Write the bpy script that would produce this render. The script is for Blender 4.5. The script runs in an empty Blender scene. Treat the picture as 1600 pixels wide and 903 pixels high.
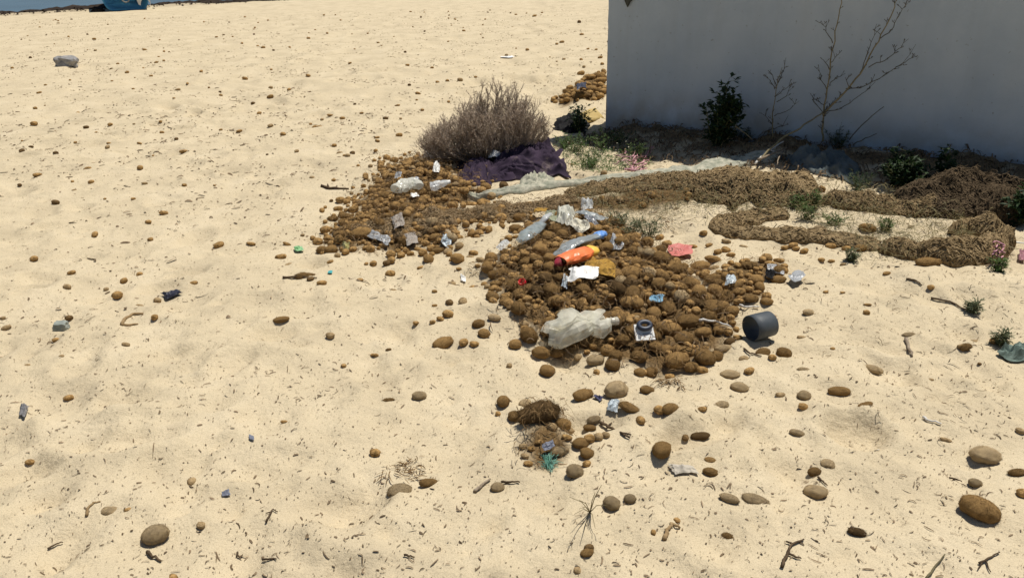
import bpy, bmesh, math, random
import numpy as np
from mathutils import Vector, Matrix, noise as mnoise

random.seed(7)
RNG = np.random.default_rng(11)
S = bpy.context.scene
COL = S.collection
R = math.radians

# ------------------------------------------------------------------ camera
CAM_H, PITCH, ROLL, FPX = 1.6, R(23.4), R(-1.2), 1250.0
cam_d = bpy.data.cameras.new('camera')
cam_d.sensor_width = 36.0
cam_d.lens = FPX / 1600 * 36
cam_d.clip_start, cam_d.clip_end = 0.05, 9000
cam = bpy.data.objects.new('camera', cam_d)
COL.objects.link(cam)
CAM_M = Matrix.Rotation(math.pi / 2 - PITCH, 4, 'X') @ Matrix.Rotation(ROLL, 4, 'Z')
cam.matrix_world = Matrix.Translation((0, 0, CAM_H)) @ CAM_M
S.camera = cam

# ------------------------------------------------------------------ light
SUN_EL = R(71)
SHADOW = Vector((-0.80, -0.60))                      # where shadows fall on the ground
SUN_AZ = math.atan2(-SHADOW.x, -SHADOW.y)            # from +Y towards +X
w = bpy.data.worlds.new('World')
S.world = w
w.use_nodes = True
wt = w.node_tree
sky = wt.nodes.new('ShaderNodeTexSky')
sky.sky_type = 'NISHITA'
sky.sun_disc = False
sky.sun_elevation = SUN_EL
sky.sun_rotation = SUN_AZ
sky.air_density, sky.dust_density, sky.ozone_density = 1.0, 0.6, 1.5
bg = wt.nodes['Background']
bg.inputs['Strength'].default_value = 0.06
wt.links.new(sky.outputs[0], bg.inputs['Color'])
sl = bpy.data.lights.new('sun', 'SUN')
sl.energy = 4.9
sl.angle = R(0.53)
sl.color = (1.0, 0.955, 0.87)
sun = bpy.data.objects.new('sun', sl)
COL.objects.link(sun)
sd = Vector((SHADOW.x * math.cos(SUN_EL), SHADOW.y * math.cos(SUN_EL), -math.sin(SUN_EL)))
sun.rotation_euler = sd.to_track_quat('-Z', 'Y').to_euler()
S.view_settings.view_transform = 'Standard'
S.view_settings.look = 'None'
S.view_settings.exposure = 0.02
S.view_settings.gamma = 1.0
S.view_settings.use_curve_mapping = False
S.cycles.max_bounces = 8
S.cycles.transparent_max_bounces = 16

# ------------------------------------------------------------------ helpers
def tag(o, label=None, cat=None, group=None, kind=None):
    if label: o['label'] = label
    if cat: o['category'] = cat
    if group: o['group'] = group
    if kind: o['kind'] = kind
    return o

def empty(name, loc, label, cat, group=None):
    o = bpy.data.objects.new(name, None)
    o.empty_display_size = 0.05
    o.location = loc
    COL.objects.link(o)
    return tag(o, label, cat, group)

def link(name, me, parent=None, mat=None):
    """links mesh data given in WORLD coordinates; under a parent it is shifted to the parent's frame"""
    o = bpy.data.objects.new(name, me)
    COL.objects.link(o)
    if mat is not None and not me.materials: me.materials.append(mat)
    if parent is not None:
        o.parent = parent
        me.transform(Matrix.Translation(-Vector(parent.location)))
        if parent.parent is not None:
            me.transform(Matrix.Translation(-Vector(parent.parent.location)))
    return o

def recentre(o):
    """moves a top-level mesh's origin to its base"""
    me = o.data
    n = len(me.vertices)
    a = np.empty(n * 3); me.vertices.foreach_get('co', a); a = a.reshape(-1, 3)
    c = Vector(((a[:, 0].min() + a[:, 0].max()) / 2, (a[:, 1].min() + a[:, 1].max()) / 2, a[:, 2].min()))
    me.transform(Matrix.Translation(-c)); o.location = c
    return o

def np_mesh(name, V, Fs, smooth=True):
    """V: n x 3, Fs: list of int arrays (m x 3 or m x 4)"""
    me = bpy.data.meshes.new(name)
    V = np.asarray(V, dtype=np.float32)
    me.vertices.add(len(V)); me.vertices.foreach_set('co', V.ravel())
    loops = np.concatenate([np.asarray(f, dtype=np.int32).ravel() for f in Fs])
    tot = np.concatenate([np.full(len(f), np.asarray(f).shape[1], dtype=np.int32) for f in Fs])
    start = np.concatenate([[0], np.cumsum(tot)[:-1]]).astype(np.int32)
    me.loops.add(len(loops)); me.loops.foreach_set('vertex_index', loops)
    me.polygons.add(len(tot)); me.polygons.foreach_set('loop_start', start)
    try: me.polygons.foreach_set('loop_total', tot)
    except Exception: pass
    me.polygons.foreach_set('use_smooth', np.full(len(tot), bool(smooth)))
    me.update(calc_edges=True)
    me.validate()
    return me

class MB:
    def __init__(s): s.v = []; s.f = []
    def add(s, vs, fs):
        b = len(s.v); s.v += [tuple(p) for p in vs]; s.f += [tuple(i + b for i in f) for f in fs]
    def tube(s, pts, rad, n=5, caps=True):
        pts = [Vector(p) for p in pts]
        if not hasattr(rad, '__len__'): rad = [rad] * len(pts)
        b = len(s.v); ref = Vector((0.31, 0.17, 0.93))
        for i, p in enumerate(pts):
            t = (pts[min(i + 1, len(pts) - 1)] - pts[max(i - 1, 0)])
            if t.length < 1e-9: t = Vector((0, 0, 1))
            t.normalize()
            u = t.cross(ref)
            if u.length < 0.05: u = t.cross(Vector((1, 0, 0)))
            u.normalize(); v = t.cross(u)
            for k in range(n):
                a = 2 * math.pi * k / n
                s.v.append(tuple(p + (u * math.cos(a) + v * math.sin(a)) * rad[i]))
        for i in range(len(pts) - 1):
            for k in range(n):
                k2 = (k + 1) % n
                s.f.append((b + i * n + k, b + i * n + k2, b + (i + 1) * n + k2, b + (i + 1) * n + k))
        if caps:
            s.f.append(tuple(b + k for k in range(n))[::-1])
            s.f.append(tuple(b + (len(pts) - 1) * n + k for k in range(n)))
    def box(s, c, d, rot=None):
        c = Vector(c); m = rot or Matrix.Identity(3)
        vs = [c + m @ Vector((x * d[0] / 2, y * d[1] / 2, z * d[2] / 2)) for x in (-1, 1) for y in (-1, 1) for z in (-1, 1)]
        s.add(vs, [(0, 1, 3, 2), (4, 6, 7, 5), (0, 4, 5, 1), (2, 3, 7, 6), (0, 2, 6, 4), (1, 5, 7, 3)])
    def leaf(s, p, d, length, width, up=Vector((0, 0, 1)), bend=0.15):
        d = Vector(d).normalized(); sd_ = d.cross(up)
        if sd_.length < 0.05: sd_ = d.cross(Vector((1, 0, 0)))
        sd_.normalize(); nn = sd_.cross(d)
        p = Vector(p); m = p + d * length * 0.5
        s.add([p, m + sd_ * width / 2 + nn * bend * width, p + d * length - nn * bend * length * 0.4, m - sd_ * width / 2 + nn * bend * width, m - nn * 0.1 * width],
              [(0, 1, 4), (1, 2, 4), (2, 3, 4), (3, 0, 4)])
    def mesh(s, name, smooth=True):
        me = bpy.data.meshes.new(name); me.from_pydata(s.v, [], s.f)
        me.polygons.foreach_set('use_smooth', [smooth] * len(s.f)); me.update()
        return me
    def build(s, name, mat, parent=None, smooth=True):
        return link(name, s.mesh(name, smooth), parent, mat)

# value noise on arrays
def _hash(ix, iy, seed):
    with np.errstate(over='ignore'):
        h = (ix.astype(np.int64) * 374761393 + iy.astype(np.int64) * 668265263 + seed * 1442695041) & 0xFFFFFFFF
        h = ((h ^ (h >> 13)) * 1274126177) & 0xFFFFFFFF
        h = (h ^ (h >> 16)) & 0xFFFF
    return h / 65535.0
def vnoise(x, y, seed=0):
    x = np.asarray(x, dtype=float); y = np.asarray(y, dtype=float)
    ix = np.floor(x); iy = np.floor(y); fx = x - ix; fy = y - iy
    fx = fx * fx * fx * (fx * (fx * 6 - 15) + 10); fy = fy * fy * fy * (fy * (fy * 6 - 15) + 10)
    a = _hash(ix, iy, seed); b = _hash(ix + 1, iy, seed); c = _hash(ix, iy + 1, seed); d = _hash(ix + 1, iy + 1, seed)
    return (a + (b - a) * fx) * (1 - fy) + (c + (d - c) * fx) * fy
def fbm(x, y, seed=0, o=3):
    r = 0; a = 1; t = 0
    for i in range(o):
        r = r + a * vnoise(np.asarray(x) * 2 ** i, np.asarray(y) * 2 ** i, seed + i * 17); t += a; a *= 0.5
    return r / t

# ------------------------------------------------------------------ points on the ground from picture measurements (1600 x 903)
def ray(px, py):
    d = CAM_M.to_3x3() @ Vector(((px - 800) / FPX, -(py - 451.5) / FPX, -1.0))
    return d.normalized()
def flat(px, py, z=0.0):
    d = ray(px, py); t = (z - CAM_H) / d.z
    return Vector((0, 0, CAM_H)) + d * t
def depth_of(p):
    v = CAM_M.to_3x3().transposed() @ (Vector(p) - Vector((0, 0, CAM_H)))
    return -v.z
def to_px(p):
    v = CAM_M.to_3x3().transposed() @ (Vector(p) - Vector((0, 0, CAM_H)))
    return 800 + FPX * v.x / -v.z, 451.5 - FPX * v.y / -v.z

# the wall's line
W0 = flat(946, 199); W0.z = 0
W1 = flat(1600, 288); W1.z = 0
WD = (W1 - W0).normalized()                          # along the wall, to the right and nearer
WN = Vector((-WD.y, WD.x, 0))
if WN.y > 0: WN = -WN                                # faces the camera
def on_wall(px, py, off=0.0):
    d = ray(px, py); o = W0 + WN * off
    t = (o - Vector((0, 0, CAM_H))).dot(WN) / d.dot(WN)
    return Vector((0, 0, CAM_H)) + d * t

# ------------------------------------------------------------------ terrain
SH0, SH1 = flat(0, 23), flat(400, 1)                 # upper edge of the dry sand
SHD = (SH1 - SH0).normalized(); SHN = Vector((-SHD.y, SHD.x, 0))
if SHN.y < 0: SHN = -SHN
def grow(a, step, f, lim):
    out = []
    while abs(a) < lim:
        step *= f; a += step; out.append(a)
    return out
STEP = 0.021
gx = np.arange(-3.6, 4.2, STEP)
GX = np.concatenate([np.array(grow(-gx[0], STEP, 1.045, 420))[::-1] * -1, gx, np.array(grow(gx[-1], STEP, 1.045, 420))])
gy = np.arange(1.2, 8.2, STEP)
GY = np.concatenate([np.array(grow(-gy[0], STEP, 1.3, 60))[::-1] * -1, gy, np.array(grow(gy[-1], STEP, 1.022, 420))])
GY = np.unique(GY)
XX, YY = np.meshgrid(GX, GY)
ZZ = np.zeros_like(XX)
fade = np.clip(1 - (np.hypot(XX, YY) - 40) / 60, 0, 1)
ZZ += fade * (0.09 * (fbm(XX / 2.6, YY / 2.6, 3, 2) - 0.5) + 0.07 * (fbm(XX / 0.62, YY / 0.62, 9, 2) - 0.5))
near = np.clip(1 - (np.hypot(XX, YY) - 7) / 9, 0, 1)
ZZ += near * (0.030 * (fbm(XX / 0.20, YY / 0.20, 21, 2) - 0.5) + 0.005 * (vnoise(XX / 0.05, YY / 0.05, 31) - 0.5))
wx = XX * 0.8 + YY * 0.6; wy = -XX * 0.6 + YY * 0.8
ZZ += np.clip(1 - np.hypot(XX, YY) / 30, 0, 1) * 0.014 * (fbm(wx / 0.5, wy / 0.16, 41, 2) - 0.5)
def dimple(cx, cy, a, b, th, A):
    m = max(a, b) * 2.4
    i0, i1 = np.searchsorted(GX, [cx - m, cx + m]); j0, j1 = np.searchsorted(GY, [cy - m, cy + m])
    if i1 <= i0 or j1 <= j0: return
    X = XX[j0:j1, i0:i1] - cx; Y = YY[j0:j1, i0:i1] - cy
    u = (X * math.cos(th) + Y * math.sin(th)) / a; v = (-X * math.sin(th) + Y * math.cos(th)) / b
    r2 = u * u + v * v
    ZZ[j0:j1, i0:i1] += A * (-np.exp(-r2 ** 1.4) + 0.42 * np.exp(-((np.sqrt(r2) - 1.32) / 0.34) ** 2))
for _ in range(520):                                  # old footprints
    y = random.uniform(1.2, 9); x = random.uniform(-0.75, 0.75) * y - random.uniform(0, 0.3)
    dimple(x, y, random.uniform(.09, .17), random.uniform(.06, .11), random.uniform(0, 6.3), random.uniform(.010, .028) * min(1, y / 2.5))
for _ in range(900):
    y = random.uniform(8.5, 24); x = random.uniform(-0.72, 0.2) * y
    dimple(x, y, random.uniform(.14, .26), random.uniform(.1, .18), random.uniform(0, 6.3), random.uniform(.012, .03))

for _ in range(2600):                                 # small dents
    y = 1.2 + 8 * random.random() ** 1.2; x = random.uniform(-0.75, 0.75) * y
    a_ = random.uniform(.025, .07); dimple(x, y, a_, a_ * random.uniform(.5, 1), random.uniform(0, 6.3), random.uniform(.003, .011))

def poly_w(pts): return [flat(*p).xy for p in pts]
def poly_sd(P, X, Y):
    """signed distance, positive inside"""
    d = np.full(X.shape, 1e9); inside = np.zeros(X.shape, bool)
    n = len(P)
    for i in range(n):
        a, b = P[i], P[(i + 1) % n]
        ex, ey = b[0] - a[0], b[1] - a[1]
        t = np.clip(((X - a[0]) * ex + (Y - a[1]) * ey) / (ex * ex + ey * ey + 1e-12), 0, 1)
        d = np.minimum(d, np.hypot(X - a[0] - t * ex, Y - a[1] - t * ey))
        c = ((a[1] > Y) != (b[1] > Y)) & (X < (b[0] - a[0]) * (Y - a[1]) / (b[1] - a[1] + 1e-12) + a[0])
        inside ^= c
    return np.where(inside, d, -d)
HEAP_A = poly_w([(765, 425), (800, 398), (835, 352), (890, 330), (950, 335), (1000, 372), (1045, 392), (1075, 420), (1110, 445), (1140, 470), (1150, 515), (1115, 540),
                 (1100, 570), (1050, 582), (1000, 575), (950, 560), (905, 555), (860, 556), (830, 530), (800, 500), (785, 480), (770, 450)])
HEAP_B = poly_w([(512, 380), (528, 352), (556, 336), (562, 305), (592, 282), (612, 258), (655, 244), (716, 272), (745, 292), (738, 312), (690, 328), (745, 336), (800, 332), (760, 348), (705, 352), (716, 368), (690, 388), (655, 378), (625, 388), (575, 380), (548, 390)])
HEAP_C = poly_w([(1090, 430), (1160, 408), (1225, 408), (1225, 425), (1180, 442), (1200, 468), (1180, 482), (1140, 478)])
HEAP_D = poly_w([(800, 690), (830, 665), (880, 655), (900, 690), (880, 720), (850, 735), (825, 728)])
HEAP_E = poly_w([(862, 155), (900, 135), (946, 112), (947, 150), (920, 160), (880, 163)])
HEAP_F = poly_w([(760, 330), (850, 312), (960, 300), (1090, 290), (1280, 300), (1300, 325), (1120, 318), (960, 325), (850, 325), (720, 352)])
HEAPS = [(HEAP_A, 0.035, 0.30), (HEAP_B, 0.05, 0.30), (HEAP_C, 0.015, 0.12), (HEAP_D, 0.015, 0.08), (HEAP_E, 0.05, 0.35), (HEAP_F, 0.04, 0.2)]
LIT = np.zeros_like(XX)
i0, i1 = np.searchsorted(GX, [-3, 5]); j0, j1 = np.searchsorted(GY, [1.4, 11])
sub = (slice(j0, j1), slice(i0, i1))
for P, A, wd in HEAPS:
    sd_ = poly_sd(P, XX[sub], YY[sub])
    t = np.clip((sd_ + 0.04) / wd, 0, 1); ZZ[sub] += A * t * t * (3 - 2 * t)
    nz = fbm(XX[sub] / 0.12, YY[sub] / 0.12, 77, 3)
    LIT[sub] = np.maximum(LIT[sub], np.clip((sd_ + 0.10 * (nz - 0.35)) / 0.07, 0, 1))
# sand blown against the wall, lumpy in its lee
along = (XX - W0.x) * WD.x + (YY - W0.y) * WD.y
perp = (XX - W0.x) * WN.x + (YY - W0.y) * WN.y
bank = np.clip(1 - perp / 0.75, 0, 1) * np.clip((along + 0.1) / 0.5, 0, 1) * (perp > -3)
ZZ += np.clip(bank, 0, 1) ** 1.3 * (0.05 + 0.11 * (fbm(XX / 0.22, YY / 0.22, 55, 3)) )
LIT[:] = np.maximum(LIT, np.clip(bank * 1.5, 0, 1) * np.clip((fbm(XX / 0.16, YY / 0.16, 88, 3) - 0.30) * 5, 0, .85))
# down into the sea
dsh = (XX - SH0.x) * SHN.x + (YY - SH0.y) * SHN.y
ZZ += np.where(dsh > 0, -0.10 * np.minimum(dsh, 25), 0)

def hgt(x, y):
    i = int(np.clip(np.searchsorted(GX, x) - 1, 0, len(GX) - 2)); j = int(np.clip(np.searchsorted(GY, y) - 1, 0, len(GY) - 2))
    fx = (x - GX[i]) / (GX[i + 1] - GX[i]); fy = (y - GY[j]) / (GY[j + 1] - GY[j])
    return float((ZZ[j, i] * (1 - fx) + ZZ[j, i + 1] * fx) * (1 - fy) + (ZZ[j + 1, i] * (1 - fx) + ZZ[j + 1, i + 1] * fx) * fy)
def hgts(x, y):
    i = np.clip(np.searchsorted(GX, x) - 1, 0, len(GX) - 2); j = np.clip(np.searchsorted(GY, y) - 1, 0, len(GY) - 2)
    fx = (x - GX[i]) / (GX[i + 1] - GX[i]); fy = (y - GY[j]) / (GY[j + 1] - GY[j])
    return (ZZ[j, i] * (1 - fx) + ZZ[j, i + 1] * fx) * (1 - fy) + (ZZ[j + 1, i] * (1 - fx) + ZZ[j + 1, i + 1] * fx) * fy
def G(px, py, dz=0.0):
    z = dz
    for _ in range(6):
        p = flat(px, py, z); z = hgt(p.x, p.y) + dz
    return Vector((p.x, p.y, z))

# ------------------------------------------------------------------ materials
MATS = {}
def mat(name, col, rough=0.85, col2=None, scale=30, bump=0.0, bscale=80, spec=0.3, trans=0.0, rnd=0.0, coords='Object', detail=6):
    if name in MATS: return MATS[name]
    m = bpy.data.materials.new(name); m.use_nodes = True
    t = m.node_tree; b = t.nodes['Principled BSDF']
    b.inputs['Roughness'].default_value = rough
    b.inputs['Specular IOR Level'].default_value = spec
    tc = t.nodes.new('ShaderNodeTexCoord')
    c = None
    if col2 is not None:
        n = t.nodes.new('ShaderNodeTexNoise'); n.inputs['Scale'].default_value = scale; n.inputs['Detail'].default_value = detail
        n.inputs['Roughness'].default_value = 0.65
        t.links.new(tc.outputs[coords], n.inputs['Vector'])
        r = t.nodes.new('ShaderNodeValToRGB')
        r.color_ramp.elements[0].position = 0.36; r.color_ramp.elements[1].position = 0.64
        r.color_ramp.elements[0].color = (*col, 1); r.color_ramp.elements[1].color = (*col2, 1)
        t.links.new(n.outputs['Fac'], r.inputs['Fac']); c = r.outputs['Color']
    else:
        v = t.nodes.new('ShaderNodeRGB'); v.outputs[0].default_value = (*col, 1); c = v.outputs[0]
    if rnd:
        oi = t.nodes.new('ShaderNodeObjectInfo')
        mr = t.nodes.new('ShaderNodeMapRange'); mr.inputs['To Min'].default_value = 1 - rnd; mr.inputs['To Max'].default_value = 1 + rnd
        t.links.new(oi.outputs['Random'], mr.inputs['Value'])
        h = t.nodes.new('ShaderNodeHueSaturation')
        t.links.new(mr.outputs['Result'], h.inputs['Value']); t.links.new(c, h.inputs['Color']); c = h.outputs['Color']
    t.links.new(c, b.inputs['Base Color'])
    if bump:
        n2 = t.nodes.new('ShaderNodeTexNoise'); n2.inputs['Scale'].default_value = bscale; n2.inputs['Detail'].default_value = 4
        t.links.new(tc.outputs[coords], n2.inputs['Vector'])
        bp = t.nodes.new('ShaderNodeBump'); bp.inputs['Strength'].default_value = bump; bp.inputs['Distance'].default_value = 0.01
        t.links.new(n2.outputs['Fac'], bp.inputs['Height']); t.links.new(bp.outputs['Normal'], b.inputs['Normal'])
    if trans:
        tr = t.nodes.new('ShaderNodeBsdfTranslucent'); t.links.new(c, tr.inputs['Color'])
        mx = t.nodes.new('ShaderNodeMixShader'); mx.inputs[0].default_value = trans
        out = t.nodes['Material Output']
        t.links.new(b.outputs[0], mx.inputs[1]); t.links.new(tr.outputs[0], mx.inputs[2]); t.links.new(mx.outputs[0], out.inputs['Surface'])
    MATS[name] = m
    return m

def film_mat(name, col, clear=0.45, rough=0.25):
    """thin clear or milky plastic"""
    if name in MATS: return MATS[name]
    m = bpy.data.materials.new(name); m.use_nodes = True
    t = m.node_tree; b = t.nodes['Principled BSDF']; out = t.nodes['Material Output']
    b.inputs['Base Color'].default_value = (*col, 1); b.inputs['Roughness'].default_value = rough
    b.inputs['Specular IOR Level'].default_value = 0.6
    tl = t.nodes.new('ShaderNodeBsdfTranslucent'); tl.inputs['Color'].default_value = (*col, 1)
    tp = t.nodes.new('ShaderNodeBsdfTransparent')
    m1 = t.nodes.new('ShaderNodeMixShader'); m1.inputs[0].default_value = 0.35
    m2 = t.nodes.new('ShaderNodeMixShader')
    tc = t.nodes.new('ShaderNodeTexCoord'); n = t.nodes.new('ShaderNodeTexNoise'); n.inputs['Scale'].default_value = 22; n.inputs['Detail'].default_value = 3
    mr = t.nodes.new('ShaderNodeMapRange'); mr.inputs['From Min'].default_value = 0.3; mr.inputs['From Max'].default_value = 0.7
    mr.inputs['To Min'].default_value = max(0, clear - 0.2); mr.inputs['To Max'].default_value = min(1, clear + 0.2)
    t.links.new(tc.outputs['Object'], n.inputs['Vector']); t.links.new(n.outputs['Fac'], mr.inputs['Value']); t.links.new(mr.outputs['Result'], m2.inputs[0])
    t.links.new(b.outputs[0], m1.inputs[1]); t.links.new(tl.outputs[0], m1.inputs[2])
    t.links.new(m1.outputs[0], m2.inputs[1]); t.links.new(tp.outputs[0], m2.inputs[2]); t.links.new(m2.outputs[0], out.inputs['Surface'])
    MATS[name] = m
    return m

def sand_mat():
    m = bpy.data.materials.new('sand'); m.use_nodes = True
    t = m.node_tree; b = t.nodes['Principled BSDF']
    b.inputs['Roughness'].default_value = 0.95; b.inputs['Specular IOR Level'].default_value = 0.12
    tc = t.nodes.new('ShaderNodeTexCoord'); O = tc.outputs['Object']
    def noise(scale, detail=4, rough=0.6):
        n = t.nodes.new('ShaderNodeTexNoise'); n.inputs['Scale'].default_value = scale; n.inputs['Detail'].default_value = detail
        n.inputs['Roughness'].default_value = rough; t.links.new(O, n.inputs['Vector']); return n.outputs['Fac']
    def ramp(f, stops):
        r = t.nodes.new('ShaderNodeValToRGB'); e = r.color_ramp.elements
        while len(e) < len(stops): e.new(0.5)
        for k, (p, c) in enumerate(stops): e[k].position = p; e[k].color = (*c, 1)
        t.links.new(f, r.inputs['Fac']); return r.outputs['Color']
    def mix(f, a, c, mode='MIX'):
        x = t.nodes.new('ShaderNodeMix'); x.data_type = 'RGBA'; x.blend_type = mode
        if hasattr(f, 'links'): t.links.new(f, x.inputs[0])
        else: x.inputs[0].default_value = f
        for s, i in ((a, 6), (c, 7)):
            if hasattr(s, 'links'): t.links.new(s, x.inputs[i])
            else: x.inputs[i].default_value = (*s, 1)
        return x.outputs[2]
    base = ramp(noise(2.6, 7), [(0.3, (0.475, 0.395, 0.268)), (0.5, (0.555, 0.462, 0.312)), (0.70, (0.60, 0.505, 0.35))])
    grain = ramp(noise(260, 3, 0.8), [(0.28, (0.62, 0.60, 0.56)), (0.5, (1, 1, 1)), (0.75, (1.08, 1.06, 1.03))])
    c = mix(1.0, base, grain, 'MULTIPLY')
    spk = t.nodes.new('ShaderNodeTexVoronoi'); spk.inputs['Scale'].default_value = 75; t.links.new(O, spk.inputs['Vector'])
    sp = t.nodes.new('ShaderNodeMapRange'); sp.inputs['From Min'].default_value = 0.10; sp.inputs['From Max'].default_value = 0.16
    sp.inputs['To Min'].default_value = 0.75; sp.inputs['To Max'].default_value = 0.0
    t.links.new(spk.outputs['Distance'], sp.inputs['Value'])
    pm = t.nodes.new('ShaderNodeMath'); pm.operation = 'MULTIPLY'; t.links.new(sp.outputs['Result'], pm.inputs[0])
    pz = t.nodes.new('ShaderNodeMapRange'); pz.inputs['From Min'].default_value = 0.5; pz.inputs['From Max'].default_value = 0.62
    t.links.new(noise(5, 3), pz.inputs['Value']); t.links.new(pz.outputs['Result'], pm.inputs[1])
    c = mix(pm.outputs[0], c, (0.16, 0.11, 0.06))
    at = t.nodes.new('ShaderNodeAttribute'); at.attribute_name = 'litter'
    lc = ramp(noise(90, 5, 0.7), [(0.35, (0.085, 0.05, 0.02)), (0.55, (0.16, 0.10, 0.042)), (0.72, (0.30, 0.21, 0.11))])
    c = mix(at.outputs['Fac'], c, lc)
    aw = t.nodes.new('ShaderNodeAttribute'); aw.attribute_name = 'wet'
    c = mix(aw.outputs['Fac'], c, (0.20, 0.15, 0.095))
    t.links.new(c, b.inputs['Base Color'])
    b1 = t.nodes.new('ShaderNodeBump'); b1.inputs['Strength'].default_value = 0.75; b1.inputs['Distance'].default_value = 0.016
    t.links.new(noise(26, 6, 0.62), b1.inputs['Height'])
    b2 = t.nodes.new('ShaderNodeBump'); b2.inputs['Strength'].default_value = 0.30; b2.inputs['Distance'].default_value = 0.003
    t.links.new(noise(330, 2), b2.inputs['Height']); t.links.new(b1.outputs['Normal'], b2.inputs['Normal'])
    t.links.new(b2.outputs['Normal'], b.inputs['Normal'])
    return m

ny, nx = XX.shape
idx = np.arange(nx * ny).reshape(ny, nx)
F4 = np.stack([idx[:-1, :-1], idx[:-1, 1:], idx[1:, 1:], idx[1:, :-1]], -1).reshape(-1, 4)
me = np_mesh('sand', np.stack([XX, YY, ZZ], -1).reshape(-1, 3), [F4])
for nm, arr in (('litter', LIT), ('wet', np.clip((dsh + 1.2 + 1.2 * (fbm(XX, YY, 5) - 0.5)) / 2.0, 0, 1) * 0.8)):
    a = me.attributes.new(nm, 'FLOAT', 'POINT'); a.data.foreach_set('value', arr.ravel().astype(np.float32))
sand = link('sand', me, None, sand_mat()); tag(sand, kind='structure')

# sea
sea_m = mat('sea_water', (0.02, 0.06, 0.11), 0.2, (0.035, 0.09, 0.15), 0.35, bump=1.0, bscale=2.2, spec=0.2)
mb = MB()
a = SH0 + SHN * 1.2
far = 4000
mb.add([a - SHD * far, a + SHD * far, a + SHD * far + SHN * far, a - SHD * far + SHN * far], [(0, 1, 2, 3)])
mb.v = [(x, y, -0.10) for x, y, z in mb.v]
tag(mb.build('sea', sea_m), kind='structure')

# ------------------------------------------------------------------ building
wall_m = mat('painted_plaster', (0.40, 0.465, 0.53), 0.85, (0.455, 0.52, 0.58), 2.2, bump=0.25, bscale=30)
def _weather(m):
    t = m.node_tree; b = t.nodes['Principled BSDF']; c = b.inputs['Base Color'].links[0].from_socket
    tc = t.nodes['Texture Coordinate']
    def mixin(f, col, c):
        x = t.nodes.new('ShaderNodeMix'); x.data_type = 'RGBA'; x.inputs[7].default_value = (*col, 1)
        t.links.new(f, x.inputs[0]); t.links.new(c, x.inputs[6]); return x.outputs[2]
    def rng(v, a, b_, hi, lo=0.0):
        r = t.nodes.new('ShaderNodeMapRange'); r.inputs['From Min'].default_value = a; r.inputs['From Max'].default_value = b_
        r.inputs['To Min'].default_value = lo; r.inputs['To Max'].default_value = hi; t.links.new(v, r.inputs['Value']); return r.outputs[0]
    def noi(sc, scale, det):
        mp = t.nodes.new('ShaderNodeMapping'); mp.inputs['Scale'].default_value = sc; t.links.new(tc.outputs['Object'], mp.inputs['Vector'])
        n = t.nodes.new('ShaderNodeTexNoise'); n.inputs['Scale'].default_value = scale; n.inputs['Detail'].default_value = det; t.links.new(mp.outputs[0], n.inputs['Vector']); return n.outputs['Fac']
    c = mixin(rng(noi((1, 1, .10), 9, 5), .50, .75, .22), (0.33, 0.35, 0.36), c)          # run-off streaks
    c = mixin(rng(noi((1, 1, 1), 1.1, 6), .52, .68, .30), (0.52, 0.56, 0.58), c)          # patched paint
    c = mixin(rng(noi((1, 1, 1), 34, 2), .70, .74, .5), (0.20, 0.19, 0.17), c)            # chips and specks
    sx = t.nodes.new('ShaderNodeSeparateXYZ'); t.links.new(tc.outputs['Object'], sx.inputs[0])
    hz = rng(sx.outputs['Z'], .05, .42, 0.0, 1.0)
    mu = t.nodes.new('ShaderNodeMath'); mu.operation = 'MULTIPLY'; t.links.new(hz, mu.inputs[0]); t.links.new(rng(noi((1, 1, 1), 6, 5), .35, .65, .8), mu.inputs[1])
    c = mixin(mu.outputs[0], (0.30, 0.26, 0.20), c)                                       # sand splash at the foot
    t.links.new(c, b.inputs['Base Color'])
_weather(wall_m)
WH = 2.0
LEN, DEP = 7.0, 4.5
bld = empty('building', W0, 'pale grey plastered building whose shaded blank wall stands on the sand', 'building')
mb = MB()
c0 = W0; c1 = W0 + WD * LEN; c2 = c1 - WN * DEP; c3 = W0 - WN * DEP
# front wall panel as a finely divided, slightly uneven sheet with the other three sides
nu, nv = 60, 24
vs = []
for j in range(nv + 1):
    for i in range(nu + 1):
        u, v = i / nu, j / nv
        p = W0 + WD * LEN * u + Vector((0, 0, -0.3 + (WH + 0.3) * v))
        p = p + WN * (0.006 * (mnoise.noise(p * 1.3)) * (0 if i in (0, nu) else 1))
        if i == 0: p = p + WD * 0.012 * mnoise.noise(p * 7)
        vs.append(p)
mb.add(vs, [(j * (nu + 1) + i, j * (nu + 1) + i + 1, (j + 1) * (nu + 1) + i + 1, (j + 1) * (nu + 1) + i) for j in range(nv) for i in range(nu)])
lo, hi = Vector((0, 0, -0.3)), Vector((0, 0, WH))
for p, q in ((c1, c2), (c2, c3), (c3, c0)):
    mb.add([p + lo, q + lo, q + hi, p + hi], [(0, 1, 2, 3)])
mb.build('wall', wall_m, bld)
mb = MB(); e = 0.02
mid = (c0 + c2) / 2 + Vector((0, 0, WH + 0.04))
ax = Matrix(((WD.x, -WN.x, 0), (WD.y, -WN.y, 0), (0, 0, 1)))
mb.box(mid, (LEN + e, DEP + e, 0.08), ax)
mb.build('roof', mat('roof_screed', (0.4, 0.38, 0.34), 0.9), bld, smooth=False)

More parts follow.
